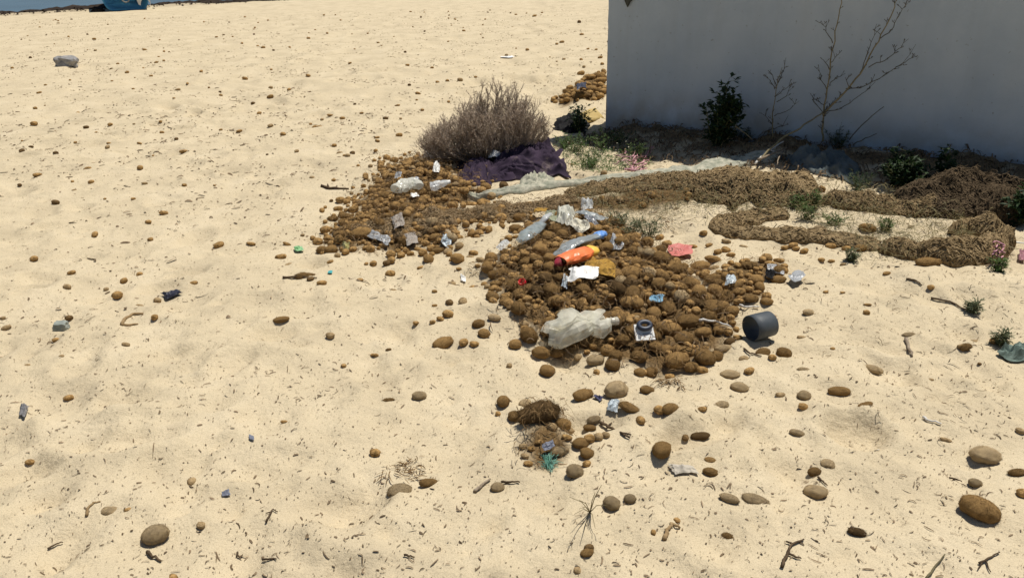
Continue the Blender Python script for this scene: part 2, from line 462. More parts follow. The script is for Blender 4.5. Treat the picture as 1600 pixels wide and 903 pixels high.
# ------------------------------------------------------------------ seagrass balls
def ball_mesh(seed, ragged=0.0, fuzz=1300, sub=3):
    rr = random.Random(seed)
    bm = bmesh.new(); bmesh.ops.create_icosphere(bm, subdivisions=sub, radius=1.0)
    off = Vector((rr.uniform(-50, 50), rr.uniform(-50, 50), rr.uniform(-50, 50)))
    V = []
    for v in bm.verts:
        n = v.co.normalized()
        d = 1 + 0.15 * mnoise.noise(n * 1.3 + off) + 0.08 * mnoise.noise(n * 3.5 + off) + 0.10 * mnoise.noise(n * 7 + off)
        d += ragged * (0.35 * mnoise.noise(n * 2.2 - off) + 0.16 * mnoise.noise(n * 6 - off))
        V.append(n * d)
    bm.verts.index_update()
    F = [[v.index for v in f.verts] for f in bm.faces]
    bm.free()
    n0 = len(V)
    for _ in range(int(fuzz * (1 + ragged))):                # loose fibre ends standing off the felt
        n = Vector((rr.gauss(0, 1), rr.gauss(0, 1), rr.gauss(0, 1))).normalized()
        d = 1 + 0.13 * mnoise.noise(n * 1.3 + off) + 0.06 * mnoise.noise(n * 3.5 + off) + ragged * (0.35 * mnoise.noise(n * 2.2 - off) + 0.16 * mnoise.noise(n * 6 - off))
        t = n.cross(Vector((rr.gauss(0, 1), rr.gauss(0, 1), rr.gauss(0, 1)))).normalized()
        L = rr.uniform(.08, .30) * (1 + 1.5 * ragged); wd = rr.uniform(.010, .022)
        p = n * d * 0.97; q = p + t * L * 0.8 + n * L * rr.uniform(.25, .7); s = n.cross(t) * wd
        k = len(V); V += [p - s, p + s, q]; F.append([k, k + 1, k + 2])
    return V, F

def ball_mat(name, c1, c2, dust=0.0):
    m = bpy.data.materials.new(name); m.use_nodes = True
    t = m.node_tree; b = t.nodes['Principled BSDF']; b.inputs['Roughness'].default_value = 0.95; b.inputs['Specular IOR Level'].default_value = 0.1
    tc = t.nodes.new('ShaderNodeTexCoord'); oi = t.nodes.new('ShaderNodeObjectInfo')
    mp = t.nodes.new('ShaderNodeMapping'); mp.inputs['Scale'].default_value = (1, 1, 2.4)
    t.links.new(tc.outputs['Object'], mp.inputs['Vector'])
    n = t.nodes.new('ShaderNodeTexNoise'); n.inputs['Scale'].default_value = 8; n.inputs['Detail'].default_value = 8; n.inputs['Roughness'].default_value = 0.85; n.inputs['Distortion'].default_value = 1.2
    t.links.new(mp.outputs[0], n.inputs['Vector'])
    r = t.nodes.new('ShaderNodeValToRGB'); r.color_ramp.elements[0].position = 0.33; r.color_ramp.elements[1].position = 0.68
    r.color_ramp.elements[0].color = (*c1, 1); r.color_ramp.elements[1].color = (*c2, 1)
    t.links.new(n.outputs['Fac'], r.inputs['Fac']); c = r.outputs['Color']
    if dust:
        d = t.nodes.new('ShaderNodeTexNoise'); d.inputs['Scale'].default_value = 1.6; d.inputs['Detail'].default_value = 5; t.links.new(tc.outputs['Object'], d.inputs['Vector'])
        mr = t.nodes.new('ShaderNodeMapRange'); mr.inputs['From Min'].default_value = 0.38; mr.inputs['From Max'].default_value = 0.62; mr.inputs['To Max'].default_value = dust
        t.links.new(d.outputs['Fac'], mr.inputs['Value'])
        x = t.nodes.new('ShaderNodeMix'); x.data_type = 'RGBA'; x.inputs[7].default_value = (0.54, 0.40, 0.22, 1)
        t.links.new(mr.outputs[0], x.inputs[0]); t.links.new(c, x.inputs[6]); c = x.outputs[2]
    h = t.nodes.new('ShaderNodeHueSaturation'); mr = t.nodes.new('ShaderNodeMapRange'); mr.inputs['To Min'].default_value = 0.72; mr.inputs['To Max'].default_value = 1.3
    t.links.new(oi.outputs['Random'], mr.inputs['Value']); t.links.new(mr.outputs[0], h.inputs['Value']); t.links.new(c, h.inputs['Color'])
    t.links.new(h.outputs[0], b.inputs['Base Color'])
    bp = t.nodes.new('ShaderNodeBump'); bp.inputs['Strength'].default_value = 1.0; bp.inputs['Distance'].default_value = 0.005
    n3 = t.nodes.new('ShaderNodeTexNoise'); n3.inputs['Scale'].default_value = 22; n3.inputs['Detail'].default_value = 5; n3.inputs['Distortion'].default_value = 2
    t.links.new(mp.outputs[0], n3.inputs['Vector']); t.links.new(n3.outputs['Fac'], bp.inputs['Height']); t.links.new(bp.outputs[0], b.inputs['Normal'])
    return m
BM_ = {'b': ball_mat('seagrass_felt', (0.165, 0.098, 0.035), (0.50, 0.305, 0.122)),
       'd': ball_mat('sandy_felt', (0.30, 0.215, 0.115), (0.56, 0.42, 0.25), 0.85),
       'k': ball_mat('dark_felt', (0.08, 0.047, 0.02), (0.20, 0.125, 0.055))}
BALL_GEO = [ball_mesh(100 + i) for i in range(8)] + [ball_mesh(200 + i, 0.55) for i in range(5)]
BALL_ME = {}
def ball_me(kind, v):
    k = (kind, v)
    if k not in BALL_ME:
        V, F = BALL_GEO[v]
        me = bpy.data.meshes.new('seagrass_ball'); me.from_pydata(V, [], F); me.polygons.foreach_set('use_smooth', [True] * len(F)); me.materials.append(BM_[kind])
        BALL_ME[k] = me
    return BALL_ME[k]

# px, py, width, height, kind: b brown, d sandy, k dark; h half buried, r ragged; angle of the long axis
BALLS = [
 # open sand on the left, far to near
 (53,192,12,8,'b'),(172,194,8,6,'b'),(147,61,7,4,'b'),(226,78,8,4,'b'),(184,100,5,4,'b'),(236,119,6,4,'b'),(253,207,7,5,'b'),(383,123,9,6,'b'),(345,149,6,4,'b'),
 (208,139,5,3,'b'),(71,133,5,3,'b'),(482,121,8,5,'b'),(423,137,7,5,'d'),(423,157,12,7,'br'),(535,185,9,6,'b'),(499,200,9,5,'b'),(624,211,11,7,'b'),(719,125,9,7,'d'),
 (482,60,6,4,'b'),(637,104,7,4,'b'),(653,146,9,5,'b'),(660,172,6,5,'b'),(621,165,9,3,'b'),(589,215,9,4,'b'),(516,180,11,4,'br'),(591,67,5,3,'b'),(743,121,5,5,'b'),(675,106,6,4,'b'),
 (905,37,6,6,'k'),(878,66,8,5,'b'),(870,69,5,4,'b'),(824,78,6,5,'b'),(908,113,12,8,'b'),(908,93,6,4,'b'),(909,54,7,4,'b'),(941,100,6,5,'b'),(835,25,8,4,'b'),(938,90,8,5,'b'),
 (256,333,14,8,'b'),(232,347,10,7,'b'),(53,404,12,10,'b'),(235,374,9,7,'b'),(137,264,13,7,'bh'),(392,381,15,6,'br'),(345,203,6,4,'b'),(218,224,9,4,'b'),(170,224,7,4,'b'),
 (87,239,9,6,'kr'),(116,298,8,6,'dh'),(287,237,14,7,'br'),(590,223,8,5,'b'),(587,235,7,6,'b'),(543,243,9,6,'d'),(488,275,10,6,'dh'),(528,326,15,9,'br'),(515,357,11,6,'b'),
 (112,426,14,8,'b'),(105,448,12,9,'d'),(166,452,8,7,'d'),(183,461,17,14,'b'),(246,469,12,9,'d'),(303,449,15,8,'bh'),(218,428,10,7,'b'),(218,478,15,6,'dh'),(4,497,10,6,'d'),(10,513,15,8,'d'),
 (197,538,13,7,'d'),(42,571,11,6,'dh'),(96,557,9,7,'dh'),(107,621,16,10,'br'),(49,729,14,9,'b'),(172,799,26,17,'dh'),(242,835,42,31,'d'),(314,820,13,12,'d'),(200,796,13,8,'bh'),(271,901,14,10,'b'),(300,752,14,18,'dh'),
 (439,401,18,9,'b'),(451,414,14,7,'dh'),(503,442,16,10,'b'),(610,427,16,11,'b'),(614,454,12,7,'dh'),(439,500,25,11,'b'),(516,524,14,12,'d'),(562,438,12,8,'bh'),(657,418,11,5,'b'),(676,503,10,8,'b'),
 (688,498,12,8,'b'),(700,490,18,13,'b'),(650,505,10,8,'b'),(537,571,10,7,'br'),(679,477,9,5,'b'),(679,455,9,6,'br'),(516,409,11,6,'b'),(478,433,34,8,'brh'),(448,381,13,6,'b'),(607,546,10,5,'k'),(585,555,14,6,'br'),
 (692,536,33,19,'b'),(655,618,22,15,'d'),(606,626,20,8,'brh'),(586,707,17,15,'b'),(670,754,30,14,'b'),(624,768,38,27,'dh'),(444,659,12,6,'b'),
 # left heap, the ones that stand out
 (563,365,34,21,'b'),(637,326,28,18,'b'),(656,316,21,14,'b'),(600,301,22,15,'b'),(684,391,19,10,'b'),(655,390,18,8,'b'),(675,303,16,11,'b'),(725,301,18,13,'b'),(712,297,16,12,'b'),(576,324,16,11,'b'),(595,322,16,10,'b'),
 (612,322,14,10,'b'),(580,338,20,12,'b'),(608,338,22,12,'b'),(712,279,14,10,'b'),(700,290,14,10,'b'),(690,330,24,12,'b'),(540,339,22,12,'b'),(520,342,20,10,'br'),(665,380,16,10,'b'),(680,371,22,13,'b'),(640,360,14,9,'b'),(705,406,8,6,'b'),
 (715,404,21,17,'b'),(735,403,13,11,'dh'),(751,406,15,9,'d'),(755,355,13,11,'b'),(740,395,15,9,'b'),(740,450,16,10,'bh'),(717,420,9,6,'b'),(706,444,14,10,'dh'),(775,443,19,12,'b'),(745,370,9,7,'b'),(729,364,7,5,'b'),
 # main heap and its edges
 (748,506,20,15,'b'),(756,521,19,16,'b'),(772,497,20,12,'d'),(741,537,15,11,'b'),(805,538,20,17,'b'),(855,579,23,20,'b'),(846,551,29,20,'b'),(870,556,23,14,'b'),(930,563,27,20,'d'),(957,570,25,21,'b'),(932,581,11,10,'b'),(796,571,9,9,'d'),
 (963,609,35,28,'d'),(998,557,25,20,'b'),(1017,581,24,16,'b'),(1011,609,23,13,'b'),(1041,547,21,18,'b'),(1068,549,40,18,'b'),(1101,558,34,26,'b'),(1057,571,38,26,'b'),(1081,574,25,18,'b'),(1130,544,28,13,'d'),(1162,561,16,12,'dh'),
 (1192,549,23,16,'b'),(1225,551,23,18,'b'),(1207,558,13,10,'b'),(1171,579,18,12,'b'),(1140,585,30,15,'d'),(1155,605,27,17,'d'),(1128,633,21,14,'dh'),(1097,639,18,9,'br'),(1030,640,17,15,'b'),(1047,639,26,19,'b'),(983,637,34,13,'br'),
 (1001,656,14,17,'b'),(1220,617,18,10,'dh'),(1047,587,16,10,'b'),(1098,578,18,12,'b'),(1074,503,36,26,'b'),(1098,520,27,17,'b'),(996,496,28,18,'b'),(1123,519,19,14,'b'),(1138,519,15,16,'b'),(1153,527,15,10,'b'),
 (1216,437,23,14,'b'),(1209,369,23,15,'b'),(1227,387,14,9,'b'),(1239,383,17,9,'b'),(1244,389,13,8,'b'),(1257,392,14,10,'b'),(1099,369,13,10,'b'),(1108,383,12,8,'b'),(1135,377,15,9,'d'),(1134,390,16,11,'b'),(1122,393,15,10,'b'),
 (1142,398,15,8,'b'),(1163,386,15,6,'dh'),(1114,405,28,10,'b'),(1094,417,30,20,'b'),(1135,417,17,11,'b'),(1116,420,18,10,'dh'),(1103,425,16,10,'b'),(1083,444,22,18,'b'),(1067,445,14,10,'b'),(1036,404,33,23,'b'),(1025,414,23,12,'b'),
 (1083,385,14,7,'b'),(1031,425,16,11,'b'),(1047,428,13,11,'b'),(1030,443,21,12,'b'),(1056,435,16,14,'b'),(1170,415,26,14,'b'),(1203,413,18,13,'b'),(1217,407,17,9,'b'),(1226,416,12,10,'b'),(1115,433,30,15,'b'),(1123,442,19,12,'b'),
 (1154,456,20,14,'b'),(1150,445,25,14,'b'),(1117,455,23,21,'b'),(1174,466,29,13,'b'),(1154,471,17,11,'b'),(1197,477,21,13,'b'),(1144,486,23,18,'b'),(1084,474,37,19,'k'),(1113,483,33,32,'b'),(1100,464,14,9,'b'),(1170,452,13,11,'b'),(1183,457,14,9,'b'),
 (1031,371,14,12,'b'),(1032,389,20,14,'b'),(1042,381,17,14,'b'),(1018,316,14,13,'b'),(960,432,30,26,'b'),(985,428,34,26,'b'),(962,452,28,30,'k'),(988,458,24,30,'b'),(950,412,26,18,'b'),(916,408,30,14,'b'),(850,430,26,14,'b'),(876,432,24,16,'b'),
 (842,386,18,16,'b'),(858,368,28,20,'b'),(884,366,22,22,'k'),(806,357,22,14,'b'),(795,372,13,13,'b'),(785,376,8,9,'d'),(818,390,16,14,'b'),(765,410,20,13,'b'),(790,393,18,12,'b'),(826,333,12,8,'b'),(832,343,11,11,'b'),(812,340,20,15,'b'),
 # small heap in front
 (786,627,20,20,'b'),(843,645,60,36,'kr'),(820,630,20,14,'d'),(804,650,21,18,'b'),(778,646,9,10,'b'),(880,662,25,19,'b'),(889,672,18,13,'d'),(921,668,21,12,'b'),(907,692,26,18,'b'),(921,685,18,15,'b'),(935,682,15,13,'d'),(947,679,13,11,'d'),
 (917,708,22,18,'b'),(898,736,26,23,'d'),(917,724,14,12,'b'),(863,667,17,14,'d'),(886,683,17,11,'b'),(874,705,29,15,'dr'),(911,617,34,19,'b'),(1034,702,28,27,'b'),(777,761,21,16,'d'),(956,786,26,22,'d'),(984,779,19,15,'d'),(928,648,23,12,'dr'),
 (817,697,14,10,'dr'),(830,701,12,9,'br'),(820,712,14,9,'dr'),(825,724,15,10,'br'),(842,690,14,9,'br'),(1071,683,11,13,'k'),(1094,681,31,10,'k'),(1110,719,20,11,'bh'),(1110,737,23,14,'b'),(1139,778,31,14,'d'),(1180,782,43,20,'dh'),
 (1245,676,22,11,'d'),(1272,737,20,15,'b'),(1274,768,35,22,'d'),(1293,726,22,18,'dh'),(1136,838,19,12,'brh'),(1058,812,11,8,'b'),(1021,831,8,11,'b'),(917,863,22,13,'b'),(920,855,16,12,'kr'),(902,891,12,15,'dh'),
 # right-hand sand
 (1453,457,12,9,'b'),(1354,488,11,9,'b'),(1263,488,19,11,'d'),(1254,528,18,9,'dh'),(1365,577,28,14,'d'),(1311,611,33,16,'b'),(1256,618,20,17,'d'),(1255,635,15,12,'b'),(1503,541,15,9,'d'),(1506,552,19,12,'br'),(1453,593,12,6,'dh'),
 (1421,524,24,9,'dh'),(1527,525,17,8,'dh'),(1554,532,21,11,'b'),(1256,578,20,9,'dh'),(1301,545,8,6,'bh'),(1385,429,13,6,'b'),(1317,457,10,4,'b'),(1290,456,9,5,'b'),(1283,409,11,7,'b'),(1299,408,11,6,'b'),(1317,413,10,5,'d'),(1356,476,12,4,'b'),
 (1530,571,7,5,'k'),(1450,410,38,15,'b'),(1437,394,21,13,'b'),(1420,397,19,13,'b'),(1539,711,45,29,'d'),(1531,794,57,37,'b'),(1524,754,20,14,'d'),(1590,738,28,12,'br'),(1597,770,16,16,'b'),(1345,670,25,11,'bh'),(1595,673,15,11,'d'),
 (1478,687,18,8,'d'),(1340,831,27,13,'kr'),(1355,362,26,14,'b'),(1280,358,20,12,'d'),(1345,388,22,13,'b'),(1298,384,18,10,'b'),(1322,388,14,9,'b'),
 # by the wall's corner
 (890,145,22,10,'br'),(905,150,20,11,'br'),(925,140,24,12,'b'),(938,125,20,11,'b'),(932,116,14,9,'b'),(880,152,14,8,'b'),(915,147,18,9,'k'),
]
balls = []                                            # dicts: centre, radii, angle, kind, variant, w (picture width)
for b in BALLS:
    px, py, bw, bh, kd = b[:5]
    half = 'h' in kd; rag = 'r' in kd
    c = G(px, py); s = depth_of(c) / FPX
    a_, h_ = bw * s / 2, bh * s / 2
    sd_ = math.asin(min(0.95, (CAM_H - c.z) / (c - Vector((0, 0, CAM_H))).length))
    b_ = min(a_, max(h_ * 1.05, a_ * 0.45)) if bw >= bh else a_
    za = min(b_, a_) * 0.86
    if bh > bw: b_ = min(h_, 1.5 * a_)
    dz = za * (0.62 if not half else -0.30)
    c = G(px, py, dz)
    balls.append(dict(c=c, r=(a_ * 1.03, b_ * 1.03, za), rot=random.uniform(-.25, .25) + (0.35 if random.random() < .3 else 0) * random.choice((-1, 1)), kind=kd[0], half=half, rag=rag, w=bw, px=px, py=py, src='x'))

def drop_fill(P, n, rlo, rhi, tag_, kinds, existing_gap=0.78, maxh=0.14, ragged_edge=0.0):
    """balls let fall one by one inside the outline; each comes to rest on the ground or on those below"""
    xs = [p[0] for p in P]; ys = [p[1] for p in P]
    got = 0
    for _ in range(n * 30):
        if got >= n: break
        x, y = random.uniform(min(xs) - 2 * ragged_edge, max(xs) + 2 * ragged_edge), random.uniform(min(ys) - 2 * ragged_edge, max(ys) + 2 * ragged_edge)
        s0 = float(poly_sd(P, np.array([x]), np.array([y]))[0])
        if s0 < -abs(random.gauss(0, 1)) * ragged_edge: continue
        r = rlo + (rhi - rlo) * random.random() ** 1.7
        a_ = r * random.uniform(1.0, 1.32); b_ = r * random.uniform(.86, 1.06); za = r * random.uniform(.76, .95)
        z = hgt(x, y) + za * 0.6; bad = False; g0 = z
        for q in balls:
            dx = x - q['c'].x; dy = y - q['c'].y
            rr = (r + (q['r'][0] + q['r'][1]) / 2)
            d2 = dx * dx + dy * dy
            if d2 < rr * rr:
                if q['src'] == 'x' and d2 < (rr * existing_gap) ** 2: bad = True; break
                z = max(z, q['c'].z + 0.80 * math.sqrt(max(0, rr * rr * 0.84 - d2)))
        if bad or z - g0 > maxh * min(1, max(0, s0) / 0.22 + 0.1): continue
        kd = random.choice(kinds)
        c = Vector((x, y, z)); px, py = to_px(c)
        if z - g0 > .004 and any(abs(px - kx) < 20 and -6 < py - ky < 20 for kx, ky in KEEP): continue
        balls.append(dict(c=c, r=(a_, b_, za), rot=random.uniform(0, math.pi), kind=kd[0], half=False, rag='r' in kd, w=2 * a_ * FPX / depth_of(c), px=px, py=py, src=tag_))
        got += 1
KEEP = [(1026, 468), (1008, 518), (816, 441), (912, 427), (936, 419), (883, 442), (1142, 438), (1203, 429), (1212, 421), (900, 404), (622, 347), (643, 374), (636, 292), (686, 290)]
random.seed(23)
drop_fill(HEAP_A, 600, .013, .040, 'A', ['b'] * 12 + ['d', 'br', 'br', 'br', 'k'], maxh=.04, ragged_edge=.035)
drop_fill(HEAP_B, 620, .012, .036, 'B', ['b'] * 9 + ['d', 'br', 'br', 'br', 'k'], maxh=.03, ragged_edge=.10)
drop_fill(HEAP_C, 34, .014, .036, 'C', ['b'] * 6 + ['d', 'br'], maxh=.05)
drop_fill(HEAP_E, 60, .02, .06, 'E', ['b', 'br', 'br'], maxh=.03)
drop_fill(HEAP_F, 26, .016, .036, 'F', ['b', 'b', 'd', 'br'], maxh=.05)
# scattered over the far beach
for _ in range(230):
    y = random.uniform(5.5, 22) if random.random() < .9 else random.uniform(3, 6); x = random.uniform(-0.66, 0.13) * y
    if (SH0.x - x) * SHN.x + (SH0.y - y) * SHN.y < 0.8: continue
    r = random.uniform(.009, .026)
    c = Vector((x, y, hgt(x, y) + r * .5)); px, py = to_px(c)
    balls.append(dict(c=c, r=(r * random.uniform(1, 1.7), r, r * .8), rot=random.uniform(0, 3), kind=random.choice('bbbdk'), half=False, rag=random.random() < .4, w=2 * r * FPX / depth_of(c), px=px, py=py, src='far'))

# landmarks used in the words
MARKS = [('big crushed clear bottle', 905, 512), ('cut dark pipe ring', 1185, 513), ('red bottle cap', 816, 441), ('pink plastic shard', 1063, 393), ('orange pouch', 902, 402), ('white paper scrap', 912, 428),
         ('white tag with dark cap', 1008, 518), ('blue wrapper scrap', 1026, 468), ('green fibre tuft', 857, 725), ('white stick', 1457, 657), ('grey stone block', 97, 512), ('black plastic strip', 270, 462),
         ('bent dark wrapper', 37, 640), ('purple cloth', 800, 250), ('dry bush', 750, 190), ('rolled net bundle', 1500, 385), ('grey rock', 107, 101), ('grey-green rag', 1580, 558), ('green film scrap', 467, 390),
         ('grey film by the net', 1245, 430), ('blue and white carton', 697, 376), ('left white bottle', 635, 292), ('right clear bottle', 686, 290), ('thin grass tuft', 920, 790),
         ('forked root', 1240, 855), ('blue boat', 200, 8), ('blue-capped flat bottle', 915, 378), ('upright cone stick', 1420, 543), ('pale crushed bottle', 832, 360)]
def where(b):
    best = min(MARKS, key=lambda m: math.hypot(b['px'] - m[1], (b['py'] - m[2]) * 1.3))
    dx, dy = b['px'] - best[1], b['py'] - best[2]
    d = math.hypot(dx, dy)
    if d < 26 : return f"touching the {best[0]} " + (('on its right' if dx > 0 else 'on its left') if abs(dx) > abs(dy) else ('at its front' if dy > 0 else 'at its back')), d
    elif abs(dx) > 2.2 * abs(dy): side = 'right of' if dx > 0 else 'left of'
    elif abs(dy) > 2.2 * abs(dx): side = 'in front of' if dy > 0 else 'behind'
    else: side = ('in front and ' if dy > 0 else 'behind and ') + ('right of' if dx > 0 else 'left of')
    dist = '' if side == 'touching' else ('close ' if d < 75 else ('' if d < 170 else 'far '))
    return f"{dist}{side} the {best[0]}", d
def look(b):
    wv = b['w']
    size = 'large' if wv >= 30 else 'medium' if wv >= 19 else 'small' if wv >= 11 else 'tiny'
    asp = b['r'][0] / min(b['r'][0], b['r'][1])
    shape = 'ragged' if b['rag'] else ('elongated' if asp > 1.75 else 'oval' if asp > 1.25 else 'round')
    tone = {'b': 'brown', 'd': 'sandy', 'k': 'dark'}[b['kind']]
    return f"{size} {shape} {tone}" + (' half-buried' if b['half'] else '')
balls.sort(key=lambda b: -b['w'])
inview = [b for b in balls if -20 < b['px'] < 1620 and -10 < b['py'] < 920]
single, rest = inview[:300], inview[300:]
groups = {}
for b in single:
    b['wh'], b['d'] = where(b); b['lk'] = look(b)
    groups.setdefault((b['lk'], b['wh']), []).append(b)
ORD = ['nearest', 'second nearest', 'third nearest', 'fourth nearest', 'fifth nearest', 'sixth nearest', 'seventh nearest', 'eighth nearest', 'ninth nearest', 'tenth nearest']
for (lk, wh), bs in groups.items():
    bs.sort(key=lambda b: b['d'])
    for i, b in enumerate(bs):
        if len(bs) == 1: b['label'] = f"{lk} seagrass ball {wh}"
        elif len(bs) > len(ORD): b['label'] = f"{lk} seagrass ball {wh}"
        else: b['label'] = f"{ORD[i]} of the {lk} seagrass balls {wh}"
        ws = b['label'].split()
        if len(ws) > 16: ws = [x for x in ws if x != 'seagrass']
        if len(ws) > 16: ws = [x for x in ws if x not in ('crushed', 'balls', 'ball')]
        b['label'] = ' '.join(ws[:16])
HALF_TILT = 0.25
def ball_matrix(b):
    rot = Matrix.Rotation(b['rot'], 4, 'Z') @ Matrix.Rotation(random.uniform(-HALF_TILT, HALF_TILT), 4, 'Y')
    a_, b_, c_ = b['r']
    return Matrix.Translation(b['c']) @ rot @ Matrix.Diagonal((a_, b_, c_, 1))
random.seed(5)
for b in single:
    v = random.randrange(8, 13) if b['rag'] else random.randrange(0, 8)
    o = bpy.data.objects.new('seagrass_ball', ball_me(b['kind'], v)); COL.objects.link(o)
    o.matrix_world = ball_matrix(b)
    tag(o, b['label'], 'seagrass ball', 'seagrass balls lying on the sand')
LOW = [ball_mesh(300 + i, r_, 110, 2) for i, r_ in enumerate((0, 0, 0, .5))]
LOWN = [(np.array([tuple(p) for p in V]), np.array(F)) for V, F in LOW]
for kd, nm in (('b', 'seagrass_balls'), ('d', 'sandy_seagrass_balls'), ('k', 'dark_seagrass_balls')):
    VV, FF, base = [], [], 0
    for b in rest:
        if b['kind'] != kd: continue
        V, F = LOWN[3 if b['rag'] else random.randrange(3)]
        M_ = np.array(ball_matrix(b)); X = V @ M_[:3, :3].T + M_[:3, 3]
        VV.append(X); FF.append(F + base); base += len(X)
    if VV:
        o = link(nm, np_mesh(nm, np.concatenate(VV), [np.concatenate(FF)]), None, None)
        tag(o, kind='stuff')
        mm = {'b': ('small_felt_b', (0.165, 0.098, 0.035), (0.49, 0.30, 0.12)), 'd': ('small_felt_d', (0.22, 0.15, 0.075), (0.42, 0.30, 0.16)), 'k': ('small_felt_k', (0.08, 0.048, 0.02), (0.20, 0.125, 0.055))}[kd]
        o.data.materials.append(mat(mm[0], mm[1], 0.95, mm[2], 60, bump=0.5, bscale=200, spec=0.1))

# ------------------------------------------------------------------ debris: seagrass blades, chips, fibres
def strips(name, P, L, Wd, m, lift=0.003, up=0.0, curl=1.2, arch=0.25, seed=1, theta=None, kind='stuff'):
    """many short curved blades lying on the ground. P: n x 2 positions"""
    g = np.random.default_rng(seed); n = len(P); lift = lift + g.uniform(0, 1, n) * up
    th = g.uniform(0, 2 * np.pi, n) if theta is None else theta + g.normal(0, .5, n)
    L = g.uniform(*L, n) if isinstance(L, tuple) else L
    wd = g.uniform(*Wd, n) if isinstance(Wd, tuple) else Wd
    k = g.normal(0, curl, n); ar = g.uniform(0, arch, n)
    x, y = P[:, 0].copy(), P[:, 1].copy(); K = 4
    pts = []
    a = th.copy()
    for i in range(K):
        pts.append((x.copy(), y.copy(), a.copy()))
        x = x + np.cos(a) * L / (K - 1); y = y + np.sin(a) * L / (K - 1); a = a + k / (K - 1)
    V = np.empty((n, K * 2, 3))
    tw = g.uniform(-.8, .8, n)
    for i, (x, y, a) in enumerate(pts):
        t = i / (K - 1); hw = wd / 2 * (0.55 + 0.45 * math.sin(math.pi * t))
        z = hgts(x, y) + lift + ar * L * 4 * t * (1 - t) * .5
        for sgn, c in ((-1, 0), (1, 1)):
            V[:, i * 2 + c, 0] = x - np.sin(a) * hw * sgn; V[:, i * 2 + c, 1] = y + np.cos(a) * hw * sgn
            V[:, i * 2 + c, 2] = z + sgn * hw * tw
    F = np.array([[i * 2, i * 2 + 1, i * 2 + 3, i * 2 + 2] for i in range(K - 1)])
    FF = (F[None] + (np.arange(n) * K * 2)[:, None, None]).reshape(-1, 4)
    o = link(name, np_mesh(name, V.reshape(-1, 3), [FF], False), None, m)
    return tag(o, kind=kind)
far_m = mat('sun_bleached_seagrass', (0.085, 0.058, 0.033), 0.9, (0.31, 0.225, 0.14), 14, spec=0.1)
deb_m = mat('dead_seagrass', (0.06, 0.04, 0.022), 0.9, (0.21, 0.145, 0.085), 14, spec=0.15)
fib_m = mat('seagrass_fibre', (0.085, 0.048, 0.018), 0.95, (0.25, 0.16, 0.075), 25, spec=0.1)
g = np.random.default_rng(4)
def view_pts(n, y0, y1, clump=0.0, pw=1.0, ramp=0.0):
    y = y0 + (y1 - y0) * g.uniform(0, 1, n) ** pw; x = g.uniform(-0.72, 0.72, n) * (y + .25)
    if clump:
        keep = g.uniform(0, 1, n) < np.clip((fbm(x / 0.35, y / 0.35, 66, 3) - 0.5) * 5 + .35, 0.06, 1)
        x, y = x[keep], y[keep]
    if ramp:
        keep = g.uniform(0, 1, len(y)) < np.clip((y - y0) / ramp, 0, 1) ** 1.3
        x, y = x[keep], y[keep]
    k2 = ~(((x - W0.x) * WN.x + (y - W0.y) * WN.y < 0) & ((x - W0.x) * WD.x + (y - W0.y) * WD.y > -0.02))
    k2 &= ((x - SH0.x) * SHN.x + (y - SH0.y) * SHN.y) < 0
    return np.stack([x[k2], y[k2]], -1)
strips('seagrass_bits', view_pts(6000, 1.3, 9.0, 1, 1.15), (.008, .034), (.0018, .0045), far_m, seed=2, arch=.16)
strips('seagrass_chips', view_pts(7000, 1.3, 10.0, 0, 1.15), (.004, .020), (.0015, .006), far_m, seed=12, arch=.2)
strips('seagrass_crumbs', view_pts(24000, 1.3, 7.5), (.002, .007), (.0012, .0034), far_m, seed=3, arch=.6)
strips('seagrass_scraps', view_pts(8500, 3.0, 23, 1, 1.25, 4.0), (.015, .06), (.005, .014), far_m, seed=5, arch=.35, curl=.5, theta=0.25)
strips('seagrass_flecks', view_pts(36000, 3.0, 22, .5, 1.25, 6.0), (.008, .028), (.005, .014), far_m, seed=6, arch=.7, curl=.5)
def in_poly(P, n, spread=0.05):
    xs = np.array(P)[:, 0]; ys = np.array(P)[:, 1]
    x = g.uniform(xs.min() - .1, xs.max() + .1, n); y = g.uniform(ys.min() - .1, ys.max() + .1, n)
    k = poly_sd(P, x, y) > g.normal(0, spread, n)
    return np.stack([x[k], y[k]], -1)
P_all = np.concatenate([in_poly(HEAP_A, 10000), in_poly(HEAP_B, 9000, .09), in_poly(HEAP_C, 700), in_poly(HEAP_D, 700, .015), in_poly(HEAP_E, 900), in_poly(HEAP_F, 5200, .08)])
strips('loose_seagrass_fibre', P_all, (.015, .06), (.0012, .0032), fib_m, seed=8, arch=.9, lift=.004, up=.085)
strips('seagrass_blades', np.concatenate([in_poly(HEAP_A, 900, .07), in_poly(HEAP_B, 1100, .12), in_poly(HEAP_F, 1300, .1)]), (.02, .07), (.003, .006), deb_m, seed=9, arch=.7, lift=.006, up=.06)

